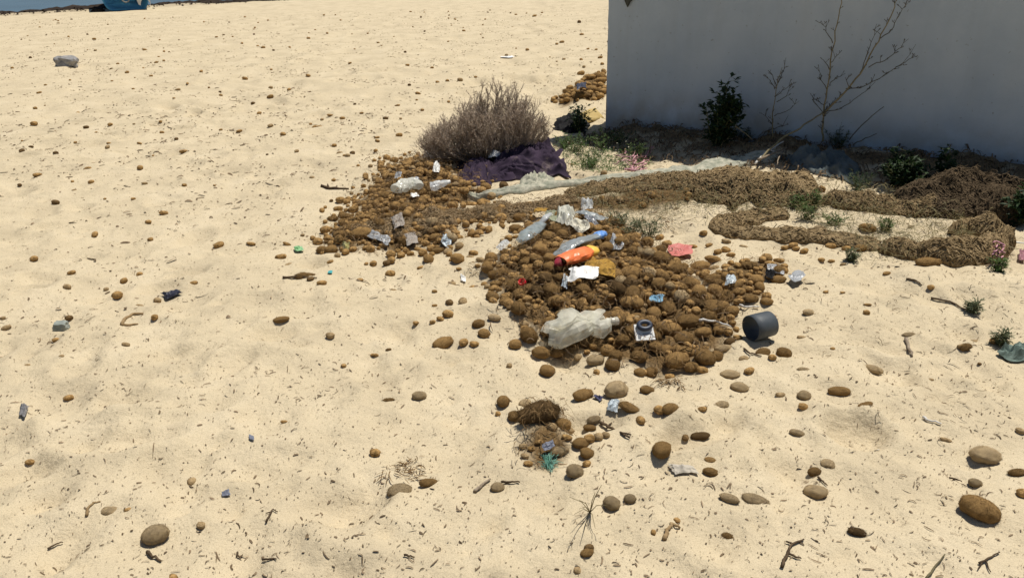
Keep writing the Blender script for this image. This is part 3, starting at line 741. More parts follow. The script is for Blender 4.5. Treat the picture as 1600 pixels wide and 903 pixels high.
# ------------------------------------------------------------------ sheets: cloths, films, scraps
def quad_sheet(corners, nx_, ny_, lift, amp, freq, seed, thick=0.0015, edge=0.06, profile='flat', ridge=1.0, dirw=(1, 1), heights=None):
    """crumpled sheet spread over four ground points (picture order: near-left, near-right, far-right, far-left)"""
    P = [c if isinstance(c, Vector) else G(*c) for c in corners]
    u, v = np.meshgrid(np.linspace(0, 1, nx_), np.linspace(0, 1, ny_))
    eu = edge * (fbm(v * 4 + seed, u * 2 + 3, seed, 3) - .5); ev = edge * (fbm(u * 4 + seed, v * 2 + 9, seed + 5, 3) - .5)
    uu, vv = u + eu * (1.6), v + ev * (1.6)
    X = (P[0].x * (1 - uu) + P[1].x * uu) * (1 - vv) + (P[3].x * (1 - uu) + P[2].x * uu) * vv
    Y = (P[0].y * (1 - uu) + P[1].y * uu) * (1 - vv) + (P[3].y * (1 - uu) + P[2].y * uu) * vv
    wa = fbm(X * freq * .5, Y * freq * .5, seed + 1, 2) - .5
    n1 = fbm(X * freq * dirw[0] + wa * 2, Y * freq * dirw[1] + wa * 1.4, seed + 2, 2)
    n2 = fbm(X * freq * 2.3 * dirw[0] - wa * 2, Y * freq * 2.3 * dirw[1], seed + 3, 2)
    rg = ((1 - np.abs(2 * n1 - 1)) ** 3) * .75 + ((1 - np.abs(2 * n2 - 1)) ** 3) * .3
    h = amp * (ridge * rg + (1 - ridge) * n1)
    ed = np.minimum(np.minimum(u, 1 - u), np.minimum(v, 1 - v))
    if profile == 'heap': h = h * np.clip(ed / .22, 0.05, 1) + lift * np.sin(np.pi * np.clip(u, 0, 1)) ** .6 * np.sin(np.pi * np.clip(v, 0, 1)) ** .7
    else: h = h * np.clip(ed / .12, .25, 1) + lift
    if heights is not None:
        h = h + (heights[0] * (1 - u) + heights[1] * u) * (1 - v) + (heights[3] * (1 - u) + heights[2] * u) * v
    Z = hgts(X, Y) + h + .004
    V = np.stack([X, Y, Z], -1).reshape(-1, 3); n = len(V)
    ii = np.arange(n).reshape(ny_, nx_)
    F = np.stack([ii[:-1, :-1], ii[:-1, 1:], ii[1:, 1:], ii[1:, :-1]], -1).reshape(-1, 4)
    rim = np.concatenate([ii[0, :], ii[1:, -1], ii[-1, ::-1][1:], ii[::-1, 0][1:-1]])
    r2 = np.roll(rim, -1)
    side = np.stack([rim, rim + n, r2 + n, r2], -1)
    V2 = V.copy(); V2[:, 2] -= thick
    return np.concatenate([V, V2]), [F, F[:, ::-1] + n, side]
def sheet(name, label, cat, corners, m, nx_=26, ny_=18, lift=.004, amp=.02, freq=14, seed=1, group=None, parent=None, smooth=True, **kw):
    V, Fs = quad_sheet(corners, nx_, ny_, lift, amp, freq, seed, **kw)
    o = link(name, np_mesh(name, V, Fs, smooth), parent, m)
    if parent is None: recentre(o); tag(o, label, cat, group)
    return o
def pxquad(px, py, w_, h_, ang=0.0, skew=0.0):
    """corners of a small piece centred on a picture point: w_ wide, h_ deep (pixels), turned by ang"""
    ca, sa = math.cos(R(ang)), math.sin(R(ang)); out = []
    for sx, sy in ((-1, 1), (1, 1), (1, -1), (-1, -1)):
        x = sx * w_ / 2 + skew * sy; y = sy * h_ / 2
        out.append((px + x * ca - y * sa, py + x * sa + y * ca))
    return out
LIFT_A = .05                                          # top of the ball layer

cloth_m = mat('purple_cloth', (0.024, 0.016, 0.029), 0.9, (0.048, 0.032, 0.054), 9, bump=0.25, bscale=300, spec=0.15)
def _cloth_dust(m):
    t = m.node_tree; b = t.nodes['Principled BSDF']; src = b.inputs['Base Color'].links[0].from_socket
    tc = t.nodes['Texture Coordinate']; n = t.nodes.new('ShaderNodeTexNoise'); n.inputs['Scale'].default_value = 5; n.inputs['Detail'].default_value = 6; n.inputs['Roughness'].default_value = .7
    t.links.new(tc.outputs['Object'], n.inputs['Vector'])
    mr = t.nodes.new('ShaderNodeMapRange'); mr.inputs['From Min'].default_value = .58; mr.inputs['From Max'].default_value = .75; mr.inputs['To Max'].default_value = .6
    t.links.new(n.outputs['Fac'], mr.inputs['Value'])
    x = t.nodes.new('ShaderNodeMix'); x.data_type = 'RGBA'; x.inputs[7].default_value = (0.33, 0.26, 0.22, 1)
    t.links.new(mr.outputs[0], x.inputs[0]); t.links.new(src, x.inputs[6]); t.links.new(x.outputs[2], b.inputs['Base Color'])
_cloth_dust(cloth_m)
VV, FF, b_ = [], [], 0
for cs, kw in (([(714, 286), (768, 290), (778, 256), (713, 252)], dict(lift=.03, amp=.05, freq=9, seed=12, dirw=(1.6, .5), edge=.10)),
               ([(758, 288), (884, 278), (878, 246), (770, 256)], dict(lift=.02, amp=.11, freq=6.5, seed=19, dirw=(.45, 1.7), edge=.14, heights=(.0, .015, .07, .02))),
               ([(806, 268), (872, 266), (862, 240), (818, 243)], dict(lift=.05, amp=.09, freq=7, seed=27, dirw=(.6, 1.5), edge=.16, heights=(.03, .03, .07, .05))),
               ([(762, 284), (850, 284), (842, 268), (775, 266)], dict(lift=.05, amp=.06, freq=9, seed=33, dirw=(.5, 1.9), edge=.18))):
    V, Fs = quad_sheet(cs, 90, 56, profile='heap', thick=.004, **kw)
    VV.append(V); FF += [f + b_ for f in Fs]; b_ += len(V)
o = link('cloth', np_mesh('cloth', np.concatenate(VV), FF), None, cloth_m); recentre(o)
tag(o, 'dark purple cloth lying crumpled in a heap in front of the dry bush', 'cloth')
# pale netting strip
strip_m = mat('pale_netting', (0.24, 0.25, 0.19), 0.9, (0.50, 0.47, 0.37), 22, bump=0.5, bscale=260, spec=0.15)
def strip_sheet(name, path, widths, amp, m, label=None, cat=None, nseg=150, nw=16, roll=.5, seed=3, thick=.003):
    P = [G(*p) for p in path]
    t = np.linspace(0, 1, nseg); tk = np.linspace(0, 1, len(P))
    X = np.interp(t, tk, [p.x for p in P]); Y = np.interp(t, tk, [p.y for p in P]); Wd = np.interp(t, tk, widths)
    k = np.ones(9) / 9; X = np.convolve(np.pad(X, 4, 'edge'), k, 'valid'); Y = np.convolve(np.pad(Y, 4, 'edge'), k, 'valid')
    dx, dy = np.gradient(X), np.gradient(Y); L = np.hypot(dx, dy); dx /= L; dy /= L
    u = np.linspace(-.5, .5, nw)[None, :]
    Wd = Wd * (1 + .35 * (fbm(t * 16, t * 0, seed, 2) - .5))
    XX_ = X[:, None] - dy[:, None] * u * Wd[:, None]; YY_ = Y[:, None] + dx[:, None] * u * Wd[:, None]
    n1 = fbm(t[:, None] * nseg / 12 + u * 2, u * 5 + t[:, None] * 4, seed + 4, 3)
    rg = (1 - np.abs(2 * n1 - 1)) ** 2
    Zs = hgts(XX_, YY_) + .006 + amp * (roll * (1 - (2 * u) ** 2) ** .5 + .8 * rg * (1 - (2 * u) ** 4))
    V = np.stack([XX_, YY_, Zs], -1).reshape(-1, 3); n = len(V); ii = np.arange(n).reshape(nseg, nw)
    F = np.stack([ii[:-1, :-1], ii[:-1, 1:], ii[1:, 1:], ii[1:, :-1]], -1).reshape(-1, 4)[:, ::-1]
    rim = np.concatenate([ii[0, :], ii[1:, -1], ii[-1, ::-1][1:], ii[::-1, 0][1:-1]]); r2 = np.roll(rim, -1)
    V2 = V.copy(); V2[:, 2] -= thick
    o = link(name, np_mesh(name, np.concatenate([V, V2]), [F, F[:, ::-1] + n, np.stack([r2, r2 + n, rim + n, rim], -1)]), None, m)
    recentre(o)
    return tag(o, label, cat)
strip_sheet('netting_strip', [(728, 316), (765, 307), (800, 300), (860, 293), (930, 284), (1000, 277), (1060, 270), (1120, 259), (1175, 250), (1215, 243)], [.02, .05, .085, .08, .085, .11, .2, .28, .26, .14],
            .03, strip_m, 'long pale grey-green netting strip stretched across the sand behind the brown nets', 'netting', seed=5)
sheet('netting_scrap', 'crumpled pale green netting scrap bunched in front of the purple cloth', 'netting', [(806, 296), (868, 288), (862, 268), (815, 277)], strip_m, 40, 26, lift=.01, amp=.06, freq=14, seed=31, profile='heap')
dark_net_m = mat('dark_netting', (0.08, 0.10, 0.10), 0.9, (0.15, 0.17, 0.165), 10, bump=.4, bscale=220, spec=.1)
sheet('netting_heap', 'grey-blue netting heap lying in the wall shade behind the brown nets', 'netting', [(1228, 266), (1342, 280), (1334, 250), (1228, 240)], dark_net_m, 70, 50, lift=.03, amp=.10, freq=7, seed=8, profile='heap', thick=.004, edge=.2)
# black bag, yellow board by the corner
blk_m = mat('black_plastic', (0.010, 0.010, 0.011), 0.8, (0.022, 0.021, 0.021), 12, spec=.12)
sheet('rubbish_bag', 'crumpled black bag lying in shade between the dry bush and the wall corner', 'bag', [(864, 203), (912, 209), (918, 186), (868, 186)], blk_m, 44, 30, lift=.02, amp=.085, freq=8, seed=9, profile='heap', thick=.003, edge=.2)
bo = empty('foam_board', G(930, 188), 'yellow-ochre board leaning at the corner of the grey wall', 'board')
mb = MB()
p0, p1 = G(908, 194), G(944, 186)
d = (p1 - p0); d.z = 0; d.normalize(); nrm = Vector((-d.y, d.x, 0)) 
ln = (p1 - p0).length
vs = []
for i in range(13):
    for j in range(5):
        q = p0 + (p1 - p0) * (i / 12) + nrm * (.12 * j / 4) + Vector((0, 0,   .01 + .09 * j / 4 * (0.5 + .5 * i / 12) + .012 * mnoise.noise(Vector((i * .6, j * .8, 3)))))
        vs.append(q)
fs = [(i * 5 + j, i * 5 + j + 1, (i + 1) * 5 + j + 1, (i + 1) * 5 + j) for i in range(12) for j in range(4)]
n_ = len(vs); vs2 = [v - Vector((0, 0, .018)) + nrm * .012 for v in vs]
rim = [j for j in range(5)] + [i * 5 + 4 for i in range(1, 13)] + [12 * 5 + j for j in (3, 2, 1, 0)] + [i * 5 for i in range(11, 0, -1)]
mb.add(vs + vs2, fs + [tuple(k + n_ for k in f[::-1]) for f in fs] + [(rim[k], rim[k] + n_, rim[(k + 1) % len(rim)] + n_, rim[(k + 1) % len(rim)]) for k in range(len(rim))])
mb.build('panel', mat('yellow_board', (0.42, 0.30, 0.11), 0.8, (0.50, 0.38, 0.16), 8), bo)

# film scraps and other flat litter: label, category, px, py, w, h, angle, material, amp, lift
grey_film = mat('grey_film', (0.24, 0.25, 0.26), 0.4, (0.36, 0.37, 0.38), 20, spec=.5)
white_m = mat('white_plastic', (0.68, 0.67, 0.63), 0.5, (0.80, 0.79, 0.76), 12, spec=.4)
pink_m = mat('pink_plastic', (0.48, 0.13, 0.11), 0.5, (0.58, 0.19, 0.16), 9, spec=.4)
blue_m = mat('blue_film', (0.05, 0.20, 0.42), 0.4, (0.12, 0.34, 0.60), 30, spec=.5)
pale_blue = mat('pale_blue_film', (0.33, 0.39, 0.43), 0.4, (0.58, 0.63, 0.65), 40, spec=.5)
mustard = mat('mustard_cloth', (0.30, 0.17, 0.035), 0.9, (0.42, 0.25, 0.06), 60, bump=.4, bscale=200, spec=.1)
green_rag = mat('green_rag', (0.12, 0.165, 0.14), 0.9, (0.23, 0.29, 0.25), 14, bump=.3, bscale=200, spec=.15)
card_m = mat('grey_card', (0.24, 0.21, 0.18), 0.8, (0.33, 0.29, 0.25), 16)
clear = film_mat('clear_film', (0.80, 0.82, 0.82), .42)
milky = film_mat('milky_film', (0.80, 0.79, 0.70), .25)
greyclear = film_mat('grey_clear_plastic', (0.42, 0.46, 0.47), .25)
SCR = [
 ('paper_scrap', 'white folded paper scrap lying on the balls below the orange pouch', 'paper', 912, 427, 46, 16, -4, white_m, .025, .078, 2),
 ('plastic_shard', 'pink plastic shard tilted on sand right of the main ball heap', 'plastic shard', 1063, 394, 36, 17, -5, pink_m, .008, .025, 3),
 ('cloth_scrap', 'mustard yellow cloth scrap among the balls below the orange pouch', 'cloth', 936, 419, 48, 22, 12, mustard, .03, .055, 4),
 ('film_scrap', 'small blue film scrap sunk between brown balls', 'scrap', 1026, 468, 21, 10, -8, mat('steel_blue_film', (0.12, 0.25, 0.36), .5, (0.2, 0.36, 0.47), 40), .02, .058, 5),
 ('film_scrap', 'pale blue and white film scrap standing between balls above the big bottle', 'scrap', 883, 442, 9, 14, 20, pale_blue, .02, .05, 6),
 ('plastic_scrap', 'grey film scrap bent over a ball below the wide net', 'scrap', 1245, 431, 18, 14, -25, grey_film, .008, .03, 7),
 ('plastic_scrap', 'black plastic scrap tucked into the right tail of the ball heap', 'scrap', 1203, 429, 14, 10, 0, blk_m, .02, .025, 8),
 ('plastic_scrap', 'pale grey film scrap behind the black scrap in the heap tail', 'scrap', 1212, 421, 26, 9, 10, grey_film, .015, .02, 9),
 ('plastic_scrap', 'light crumpled film scrap in the middle of the heap tail', 'scrap', 1142, 438, 16, 11, 0, pale_blue, .02, .03, 10),
 ('film_scrap', 'green film scrap alone on sand left of the upper heap', 'scrap', 467, 390, 13, 6, -5, mat('green_film', (0.10, 0.32, 0.09), .45, (0.3, 0.5, 0.28), 50), .015, .012, 11),
 ('film_scrap', 'tiny turquoise film scrap on bare sand between round balls', 'scrap', 516, 426, 7, 4, 0, mat('turquoise_film', (0.06, 0.35, 0.36), .5), .006, .006, 12),
 ('carton', 'crushed blue and white carton at the right edge of the upper heap', 'carton', 698, 375, 13, 11, 30, pale_blue, .03, .02, 13),
 ('can', 'crushed pale yellow and black can at the lower left of the upper heap', 'can', 540, 386, 12, 10, 20, mat('yellow_black', (0.02, 0.02, 0.02), .4, (0.55, 0.5, 0.2), 18), .03, .012, 14),
 ('card_scrap', 'pointed grey card scrap standing in the upper heap under the left bottle', 'card', 622, 347, 18, 16, -15, card_m, .02, .05, 15),
 ('card_scrap', 'square grey-brown card scrap near the front edge of the upper heap', 'card', 643, 374, 19, 15, -20, card_m, .012, .04, 16),
 ('plastic_scrap', 'grey plastic strip at the front left of the upper heap', 'scrap', 592, 371, 34, 9, 18, grey_film, .02, .03, 17),
 ('paper_scrap', 'small white scrap with dark red edge below the left crushed bottle', 'paper', 648, 306, 11, 6, -10, white_m, .012, .055, 18),
 ('paper_scrap', 'white scrap caught in the dry twigs left of the purple cloth', 'paper', 682, 264, 10, 14, 5, white_m, .04, .06, 19),
 ('paper_scrap', 'bleached white scrap hanging in the left foot of the dry bush', 'paper', 672, 240, 16, 16, 0, mat('bleached', (0.55, 0.51, 0.45), .8, (0.7, 0.66, 0.6), 50), .06, .05, 20),
 ('film_scrap', 'white film lump at the top left edge of the purple cloth', 'scrap', 773, 241, 22, 14, 0, white_m, .05, .06, 21),
 ('film_scrap', 'grey-blue film scrap between sand and balls left of the upper heap bottles', 'scrap', 622, 276, 10, 7, 0, grey_film, .02, .05, 22),
 ('plastic_strip', 'black plastic strip lying alone on the left sand', 'strip', 270, 462, 27, 7, -8, mat('dark_strip', (0.03, 0.03, 0.045), .4), .02, .008, 23),
 ('wrapper', 'bent dark wrapper with pale stripe at the far left of the sand', 'wrapper', 37, 640, 9, 17, 30, mat('dark_wrapper', (0.05, 0.055, 0.065), .35, (0.28, 0.27, 0.27), 60), .015, .01, 24),
 ('rag', 'grey-green rag folded on the sand at the right edge', 'rag', 1584, 558, 46, 17, 16, green_rag, .06, .004, 25),
 ('film_scrap', 'white and blue foil scrap below the round ball in front of the heap', 'scrap', 958, 633, 17, 12, 10, pale_blue, .015, .012, 26),
 ('film_scrap', 'dark blue scrap beside the elongated ball in front of the heap', 'scrap', 934, 622, 13, 7, 30, mat('navy_scrap', (0.06, 0.06, 0.11), .4), .012, .006, 27),
 ('plastic_chip', 'blue-grey plastic chip in the small front heap', 'chip', 857, 699, 18, 9, -18, mat('slate_chip', (0.15, 0.16, 0.20), .5), .006, .03, 28),
 ('shell_fragment', 'flat grey film half covered by sand right of the small front heap', 'scrap', 1068, 734, 38, 12, 5, mat('dusty_film', (0.42, 0.38, 0.32), .6, (0.5, 0.44, 0.34), 20), .012, .004, 29),
 ('plastic_chip', 'blue-grey plastic chip lying flat on the lower left sand', 'chip', 353, 772, 13, 6, -5, mat('slate_chip', (0.1, 0.1, 0.1)), .003, .004, 30),
 ('plastic_chip', 'small grey-blue chip right of the lower left sand', 'chip', 393, 684, 8, 6, 20, mat('slate_chip', (0.1, 0.1, 0.1)), .003, .004, 31),
 ('plastic_chip', 'tiny white plastic chip alone on sand right of the small heap', 'chip', 1370, 703, 7, 5, 0, white_m, .002, .004, 32),
 ('film_scrap', 'pink scrap of cloth at the right edge beside the rolled net', 'scrap', 1597, 401, 10, 13, 0, mat('pink_rag', (0.40, 0.2, 0.23), .8), .02, .02, 33),
 ('film_scrap', 'white film scrap pressed in the sand above the round ball left of heap', 'scrap', 724, 434, 8, 5, 10, white_m, .01, .006, 34),
 ('film_scrap', 'clear grey scrap on the left edge of the main heap', 'scrap', 786, 385, 16, 8, -35, clear, .02, .05, 35),
 ('plastic_bag', 'torn white plastic bag tangled in the top of the main heap', 'bag', 884, 339, 28, 24, 10, milky, .06, .06, 36),
 ('film_scrap', 'clear crinkled film standing at the far end of the main heap', 'scrap', 917, 328, 18, 14, 0, clear, .05, .05, 37),
 ('film_scrap', 'long grey film strip lying over the far end of the main heap', 'scrap', 925, 337, 46, 9, 8, greyclear, .02, .07, 38),
 ('film_scrap', 'dark grey foil strip curled in front of the clear crinkled film', 'scrap', 925, 348, 28, 10, 35, mat('foil', (0.12, 0.13, 0.15), .3, (0.3, 0.31, 0.33), 30), .03, .06, 39),
 ('film_scrap', 'torn cream film with dark spots behind the blue-capped flat bottle', 'scrap', 907, 356, 26, 12, 25, mat('cream_film', (0.5, 0.47, 0.38), .5, (0.62, 0.58, 0.46), 30), .03, .06, 40),
 ('film_scrap', 'silver crinkled film at the right end of the blue-capped bottle', 'scrap', 962, 384, 22, 16, 40, grey_film, .04, .05, 41),
 ('film_scrap', 'pale green film sheet left of the torn white bag', 'scrap', 864, 340, 22, 14, 0, film_mat('greenish_film', (0.52, 0.55, 0.40), .3), .02, .06, 42),
 ('cloth_scrap', 'ochre cloth scrap at the top left edge of the main heap', 'cloth', 845, 329, 18, 8, 0, mustard, .015, .05, 43),
 ('shoe', 'dark blue sandal on top of the far ball heap left of the wall corner', 'sandal', 909, 135, 16, 7, -15, mat('navy_rubber', (0.03, 0.035, 0.06), .5), .03, .12, 44),
 ('film_scrap', 'pale scrap half buried in the far sand behind the dry bush', 'scrap', 793, 93, 18, 4, 0, white_m, .03, .01, 45),
]
for nm, lb, ct, px, py, ww, hh, an, mm, am, lf, sd_ in SCR:
    c = G(px, py, lf); gq = G(px, py + lf * 0.0)
    q = []
    s = FPX / depth_of(c)
    for (x, y) in pxquad(px, py, ww, hh, an, skew=random.uniform(-.12, .12) * ww):
        p = flat(x, y, c.z); q.append(Vector((p.x, p.y, c.z)))
    wm = ww / s
    sheet(nm, lb, ct, q, mm, 18, 13, lift=lf, amp=am, freq=1.6 / max(wm, .02), seed=sd_ * 3 + 1, thick=.0012, edge=.13, smooth=False)

# ------------------------------------------------------------------ bottles
def bent_tube(path, wid, hei, n=26, crumple=.1, seed=0, samples=60, cap0=True, cap1=True, facet=2.2):
    """closed skin along a smooth path; section wid x hei"""
    P = [Vector(p) for p in path]; m_ = len(P)
    t = np.linspace(0, m_ - 1, samples)
    def cr(vals, tt):
        i = int(min(max(math.floor(tt), 0), m_ - 2)); f = tt - i
        g_ = lambda k: vals[min(max(k, 0), m_ - 1)]
        a, b, c, d = g_(i - 1), g_(i), g_(i + 1), g_(i + 2)
        return (b * 2 + (c - a) * f + (a * 2 - b * 5 + c * 4 - d) * f * f + (b * 3 - a - c * 3 + d) * f ** 3) * .5
    C = [cr(P, x) for x in t]; Wd = [cr(wid, x) for x in t]; He = [cr(hei, x) for x in t]
    vs, fs = [], []
    for i, c in enumerate(C):
        T = (C[min(i + 1, samples - 1)] - C[max(i - 1, 0)]).normalized()
        sd_ = T.cross(Vector((0, 0, 1)))
        sd_ = sd_.normalized() if sd_.length > .05 else Vector((1, 0, 0))
        up = sd_.cross(T).normalized()
        for k in range(n):
            a = 2 * math.pi * k / n
            d = 1 + crumple * (mnoise.noise(Vector((i / samples * facet * 4 + seed, math.cos(a) * facet, math.sin(a) * facet))) + .5 * mnoise.noise(Vector((i / samples * facet * 9 - seed, math.cos(a) * facet * 2, math.sin(a) * facet * 2))))
            vs.append(c + sd_ * math.cos(a) * Wd[i] * d + up * math.sin(a) * He[i] * d)
    for i in range(samples - 1):
        for k in range(n):
            k2 = (k + 1) % n
            fs.append((i * n + k, i * n + k2, (i + 1) * n + k2, (i + 1) * n + k))
    if cap0: fs.append(tuple(range(n))[::-1])
    if cap1: fs.append(tuple((samples - 1) * n + k for k in range(n)))
    mb = MB(); mb.add(vs, fs); return mb
bt_m = film_mat('milky_bottle_plastic', (0.86, 0.84, 0.72), .50, .10)
root_p = G(905, 530)
bot = empty('plastic_bottle', root_p, 'large crushed clear bottle folded over itself in the main ball heap', 'bottle')
zt = .055
mb = bent_tube([G(950, 503, .07), G(940, 505, .075), G(922, 508, .08), G(898, 515, .075), G(874, 523, .065), G(858, 527, .06)],
               [.018, .045, .056, .060, .060, .045], [.018, .04, .05, .05, .045, .028], 16, .20, 3, 17, False, True, 1.5)
mb.build('body', bt_m, bot, smooth=False)
mb = bent_tube([G(862, 526, .07), G(868, 513, .10), G(878, 500, .13), G(895, 490, .14), G(915, 486, .12), G(940, 484, .09)],
               [.050, .055, .052, .046, .038, .020], [.018, .020, .022, .018, .012, .005], 14, .26, 8, 14, True, True, 1.6)
mb.build('folded_base', bt_m, bot, smooth=False)
mb = bent_tube([G(948, 503, .07), G(952, 503, .07), G(958, 502, .07), G(964, 501, .07)], [.019, .0165, .0165, .0175], [.019, .0165, .0165, .0175], 20, .0, 1, 14, False, False)
nk = mb.build('neck', film_mat('neck_plastic', (0.78, 0.74, 0.62), .12, .25), bot)
mb = MB()
for xx in (955, 961):
    c = G(xx, 502.6 - (xx - 955) * .15, .07); T = (G(964, 501, .07) - G(948, 503, .07)).normalized(); sd_ = T.cross(Vector((0, 0, 1))).normalized(); up = sd_.cross(T)
    pts = [c + sd_ * .018 * math.cos(a) + up * .018 * math.sin(a) for a in np.linspace(0, 2 * math.pi, 20)]
    mb.tube(pts, .0018, 5)
mb.build('screw_thread', film_mat('neck_plastic', (0.7, 0.66, 0.55)), bot)
# blue-capped flat bottle
b2 = empty('plastic_bottle', G(900, 390), 'long flattened grey bottle with a blue label end lying across the main heap', 'bottle')
bent_tube([G(853, 408, .05), G(872, 395, .07), G(893, 382, .09), G(915, 374, .10), G(940, 367, .10)], [.020, .034, .036, .032, .026], [.006, .010, .014, .014, .012], 22, .3, 5, 40, facet=1.8).build('body', greyclear, b2, smooth=False)
bent_tube([G(932, 370, .103), G(938, 367, .106), G(943, 364.5, .106)], [.028, .031, .026], [.014, .02, .014], 20, .45, 7, 12, facet=3).build('label_band', mat('blue_label', (0.02, 0.16, 0.55), .35, (0.30, 0.48, 0.75), 45, spec=.5), b2)
bent_tube([G(852, 402, .05), G(868, 388, .07), G(884, 376, .08)], [.014, .02, .014], [.004, .006, .004], 14, .25, 9, 20).build('torn_flap', mat('brown_film', (0.22, 0.17, 0.11), .4, (0.34, 0.28, 0.2), 20), b2)
# pale crushed bottle on the left of the heap
b3 = empty('plastic_bottle', G(830, 372), 'pale grey-blue crushed bottle with ribbed skin on the left side of the main heap', 'bottle')
bent_tube([G(812, 377, .06), G(822, 368, .07), G(835, 358, .085), G(845, 350, .09)], [.034, .045, .045, .036], [.012, .02, .022, .014], 22, .16, 15, 34, facet=1.5).build('body', film_mat('blue_grey_plastic', (0.48, 0.55, 0.56), .4, .2), b3, smooth=False)
bent_tube([G(843, 351, .09), G(853, 341, .10), G(860, 334, .10)], [.022, .02, .012], [.012, .01, .008], 18, .15, 16, 18).build('neck', film_mat('pale_plastic', (0.7, 0.72, 0.72), .2, .25), b3)
# two bottles in the upper heap
b4 = empty('plastic_bottle', G(636, 300), 'left crushed white bottle lying in the upper ball heap by the bush', 'bottle')
bent_tube([G(618, 296, .07), G(630, 290, .08), G(645, 287, .08), G(656, 291, .07)], [.045, .055, .05, .03], [.03, .04, .035, .02], 22, .3, 25, 34, facet=1.6).build('body', milky, b4, smooth=False)
bent_tube([G(646, 283, .09), G(652, 278, .1)], [.03, .02], [.015, .01], 16, .3, 26, 12).build('torn_top', grey_film, b4)
b5 = empty('plastic_bottle', G(686, 300), 'right crushed clear bottle lying in the upper ball heap near the purple cloth', 'bottle')
bent_tube([G(673, 292, .06), G(681, 290, .07), G(692, 287, .08), G(700, 284, .08)], [.04, .05, .035, .02], [.025, .03, .02, .012], 22, .28, 29, 30, facet=1.6).build('body', clear, b5, smooth=False)
bent_tube([G(697, 285, .08), G(703, 284, .08)], [.014, .014], [.014, .014], 14, 0, 2, 8).build('neck', white_m, b5)
# orange pouch
pou = empty('pouch', G(900, 412), 'bright orange and yellow pouch with red end lying in the main heap', 'pouch')
or_m = mat('orange_foil', (0.78, 0.16, 0.045), .4, (0.85, 0.22, 0.07), 6, spec=.5)
bent_tube([G(876, 408, .07), G(890, 403, .08), G(905, 398, .085), G(918, 393, .08)], [.042, .052, .052, .048], [.022, .031, .032, .028], 18, .13, 33, 18, False, False, 1.4).build('body', or_m, pou, smooth=False)
bent_tube([G(917, 393.4, .08), G(921, 391.9, .079), G(925, 390.6, .077)], [.048, .050, .049], [.0285, .028, .024], 18, .10, 34, 8, False, True, 1.4).build('yellow_end', mat('yellow_foil', (0.80, 0.50, 0.08), .4, spec=.5), pou)
bent_tube([G(869, 409.8, .056), G(873, 408.8, .063), G(877, 407.6, .07)], [.044, .044, .0425], [.017, .021, .0225], 18, .10, 35, 8, True, False, 1.4).build('red_end', mat('dark_red_foil', (0.28, 0.02, 0.035), .4, spec=.5), pou)
# red bottle cap
mb = MB(); c = G(816, 441, .06); axd = Vector((-.35, -.45, .8)).normalized(); a1 = axd.cross(Vector((0, 0, 1))).normalized(); a2 = axd.cross(a1)
n = 28; prof = [(.0, .0), (.0165, .0), (.0185, .003), (.0185, .019), (.0165, .019), (.0160, .004), (.0, .003)]
vs = []
for r_, h_ in prof:
    for k in range(n):
        rr = r_ * (1 + (.03 if k % 2 and r_ > .018 else 0)); a = 2 * math.pi * k / n
        vs.append(c + axd * (h_ - .01) + (a1 * math.cos(a) + a2 * math.sin(a)) * rr)
mb.add(vs, [(i * n + k, i * n + (k + 1) % n, (i + 1) * n + (k + 1) % n, (i + 1) * n + k) for i in range(len(prof) - 1) for k in range(n)])
capo = mb.build('bottle_cap', mat('red_plastic', (0.62, 0.012, 0.018), .35, spec=.5)); recentre(capo); tag(capo, 'bright red bottle cap on the left side of the main ball heap', 'bottle cap')
# pipe ring
mb = MB(); n = 48
p_open = G(1171, 531, 0); p_open.z = hgt(p_open.x, p_open.y) + .056
ad = Vector((.915, .40, .02)).normalized(); a1 = ad.cross(Vector((0, 0, 1))).normalized(); a2 = ad.cross(a1)
prof = [(.0545, 0), (.059, .001), (.059, .03), (.0575, .085), (.0555, .087), (.052, .084), (.0545, .03), (.0545, 0)]
vs = []
for r_, h_ in prof:
    for k in range(n):
        a = 2 * math.pi * k / n; vs.append(p_open + ad * h_ * 1.22 + (a1 * math.cos(a) + a2 * math.sin(a) * .97) * r_)
mb.add(vs, [(i * n + k, i * n + (k + 1) % n, (i + 1) * n + (k + 1) % n, (i + 1) * n + k) for i in range(len(prof) - 1) for k in range(n)])
po = mb.build('pipe_ring', mat('dark_grey_pipe', (0.045, 0.055, 0.065), .55, (0.07, 0.08, 0.09), 18, bump=.15, bscale=300, spec=.4)); recentre(po)
tag(po, 'short cut piece of wide dark grey pipe lying on its side', 'pipe')
# white tag with dark cap ring
tg = empty('plastic_fitting', G(1008, 525), 'white ribbed plastic fitting with a dark ring on top among the balls', 'fitting')
base = G(1007, 522, .062); rx_ = Vector((1, .1, 0)).normalized(); ry_ = Vector((-.1, .75, .66)).normalized(); rz_ = rx_.cross(ry_)
m3 = Matrix((rx_, ry_, rz_)).transposed()
mb = MB(); mb.box(base, (.082, .058, .012), m3); mb.box(base + ry_ * .034 - rx_ * .028, (.022, .022, .012), m3); mb.box(base + ry_ * .030 + rx_ * .030, (.02, .014, .012), m3)
mb.build('plate', white_m, tg, smooth=False)
mb = MB(); mb.box(base - rx_ * .026 - ry_ * .010 + rz_ * .004, (.010, .022, .008), m3); mb.box(base + rx_ * .010 - ry_ * .002 + rz_ * .004, (.040, .004, .007), m3)
mb.build('slot', mat('grey_recess', (0.16, 0.17, 0.19), .5), tg, smooth=False)
cc = base + ry_ * .034 + rz_ * .016 + rx_ * .004
mb = MB(); pts = [cc + (rx_ * math.cos(a) * 1.15 + ry_ * math.sin(a) * .75) * .022 for a in np.linspace(0, 2 * math.pi, 25)]; mb.tube(pts, .0105, 8, False)
mb.build('ring', mat('navy_plastic', (0.035, 0.045, 0.07), .4, spec=.5), tg)

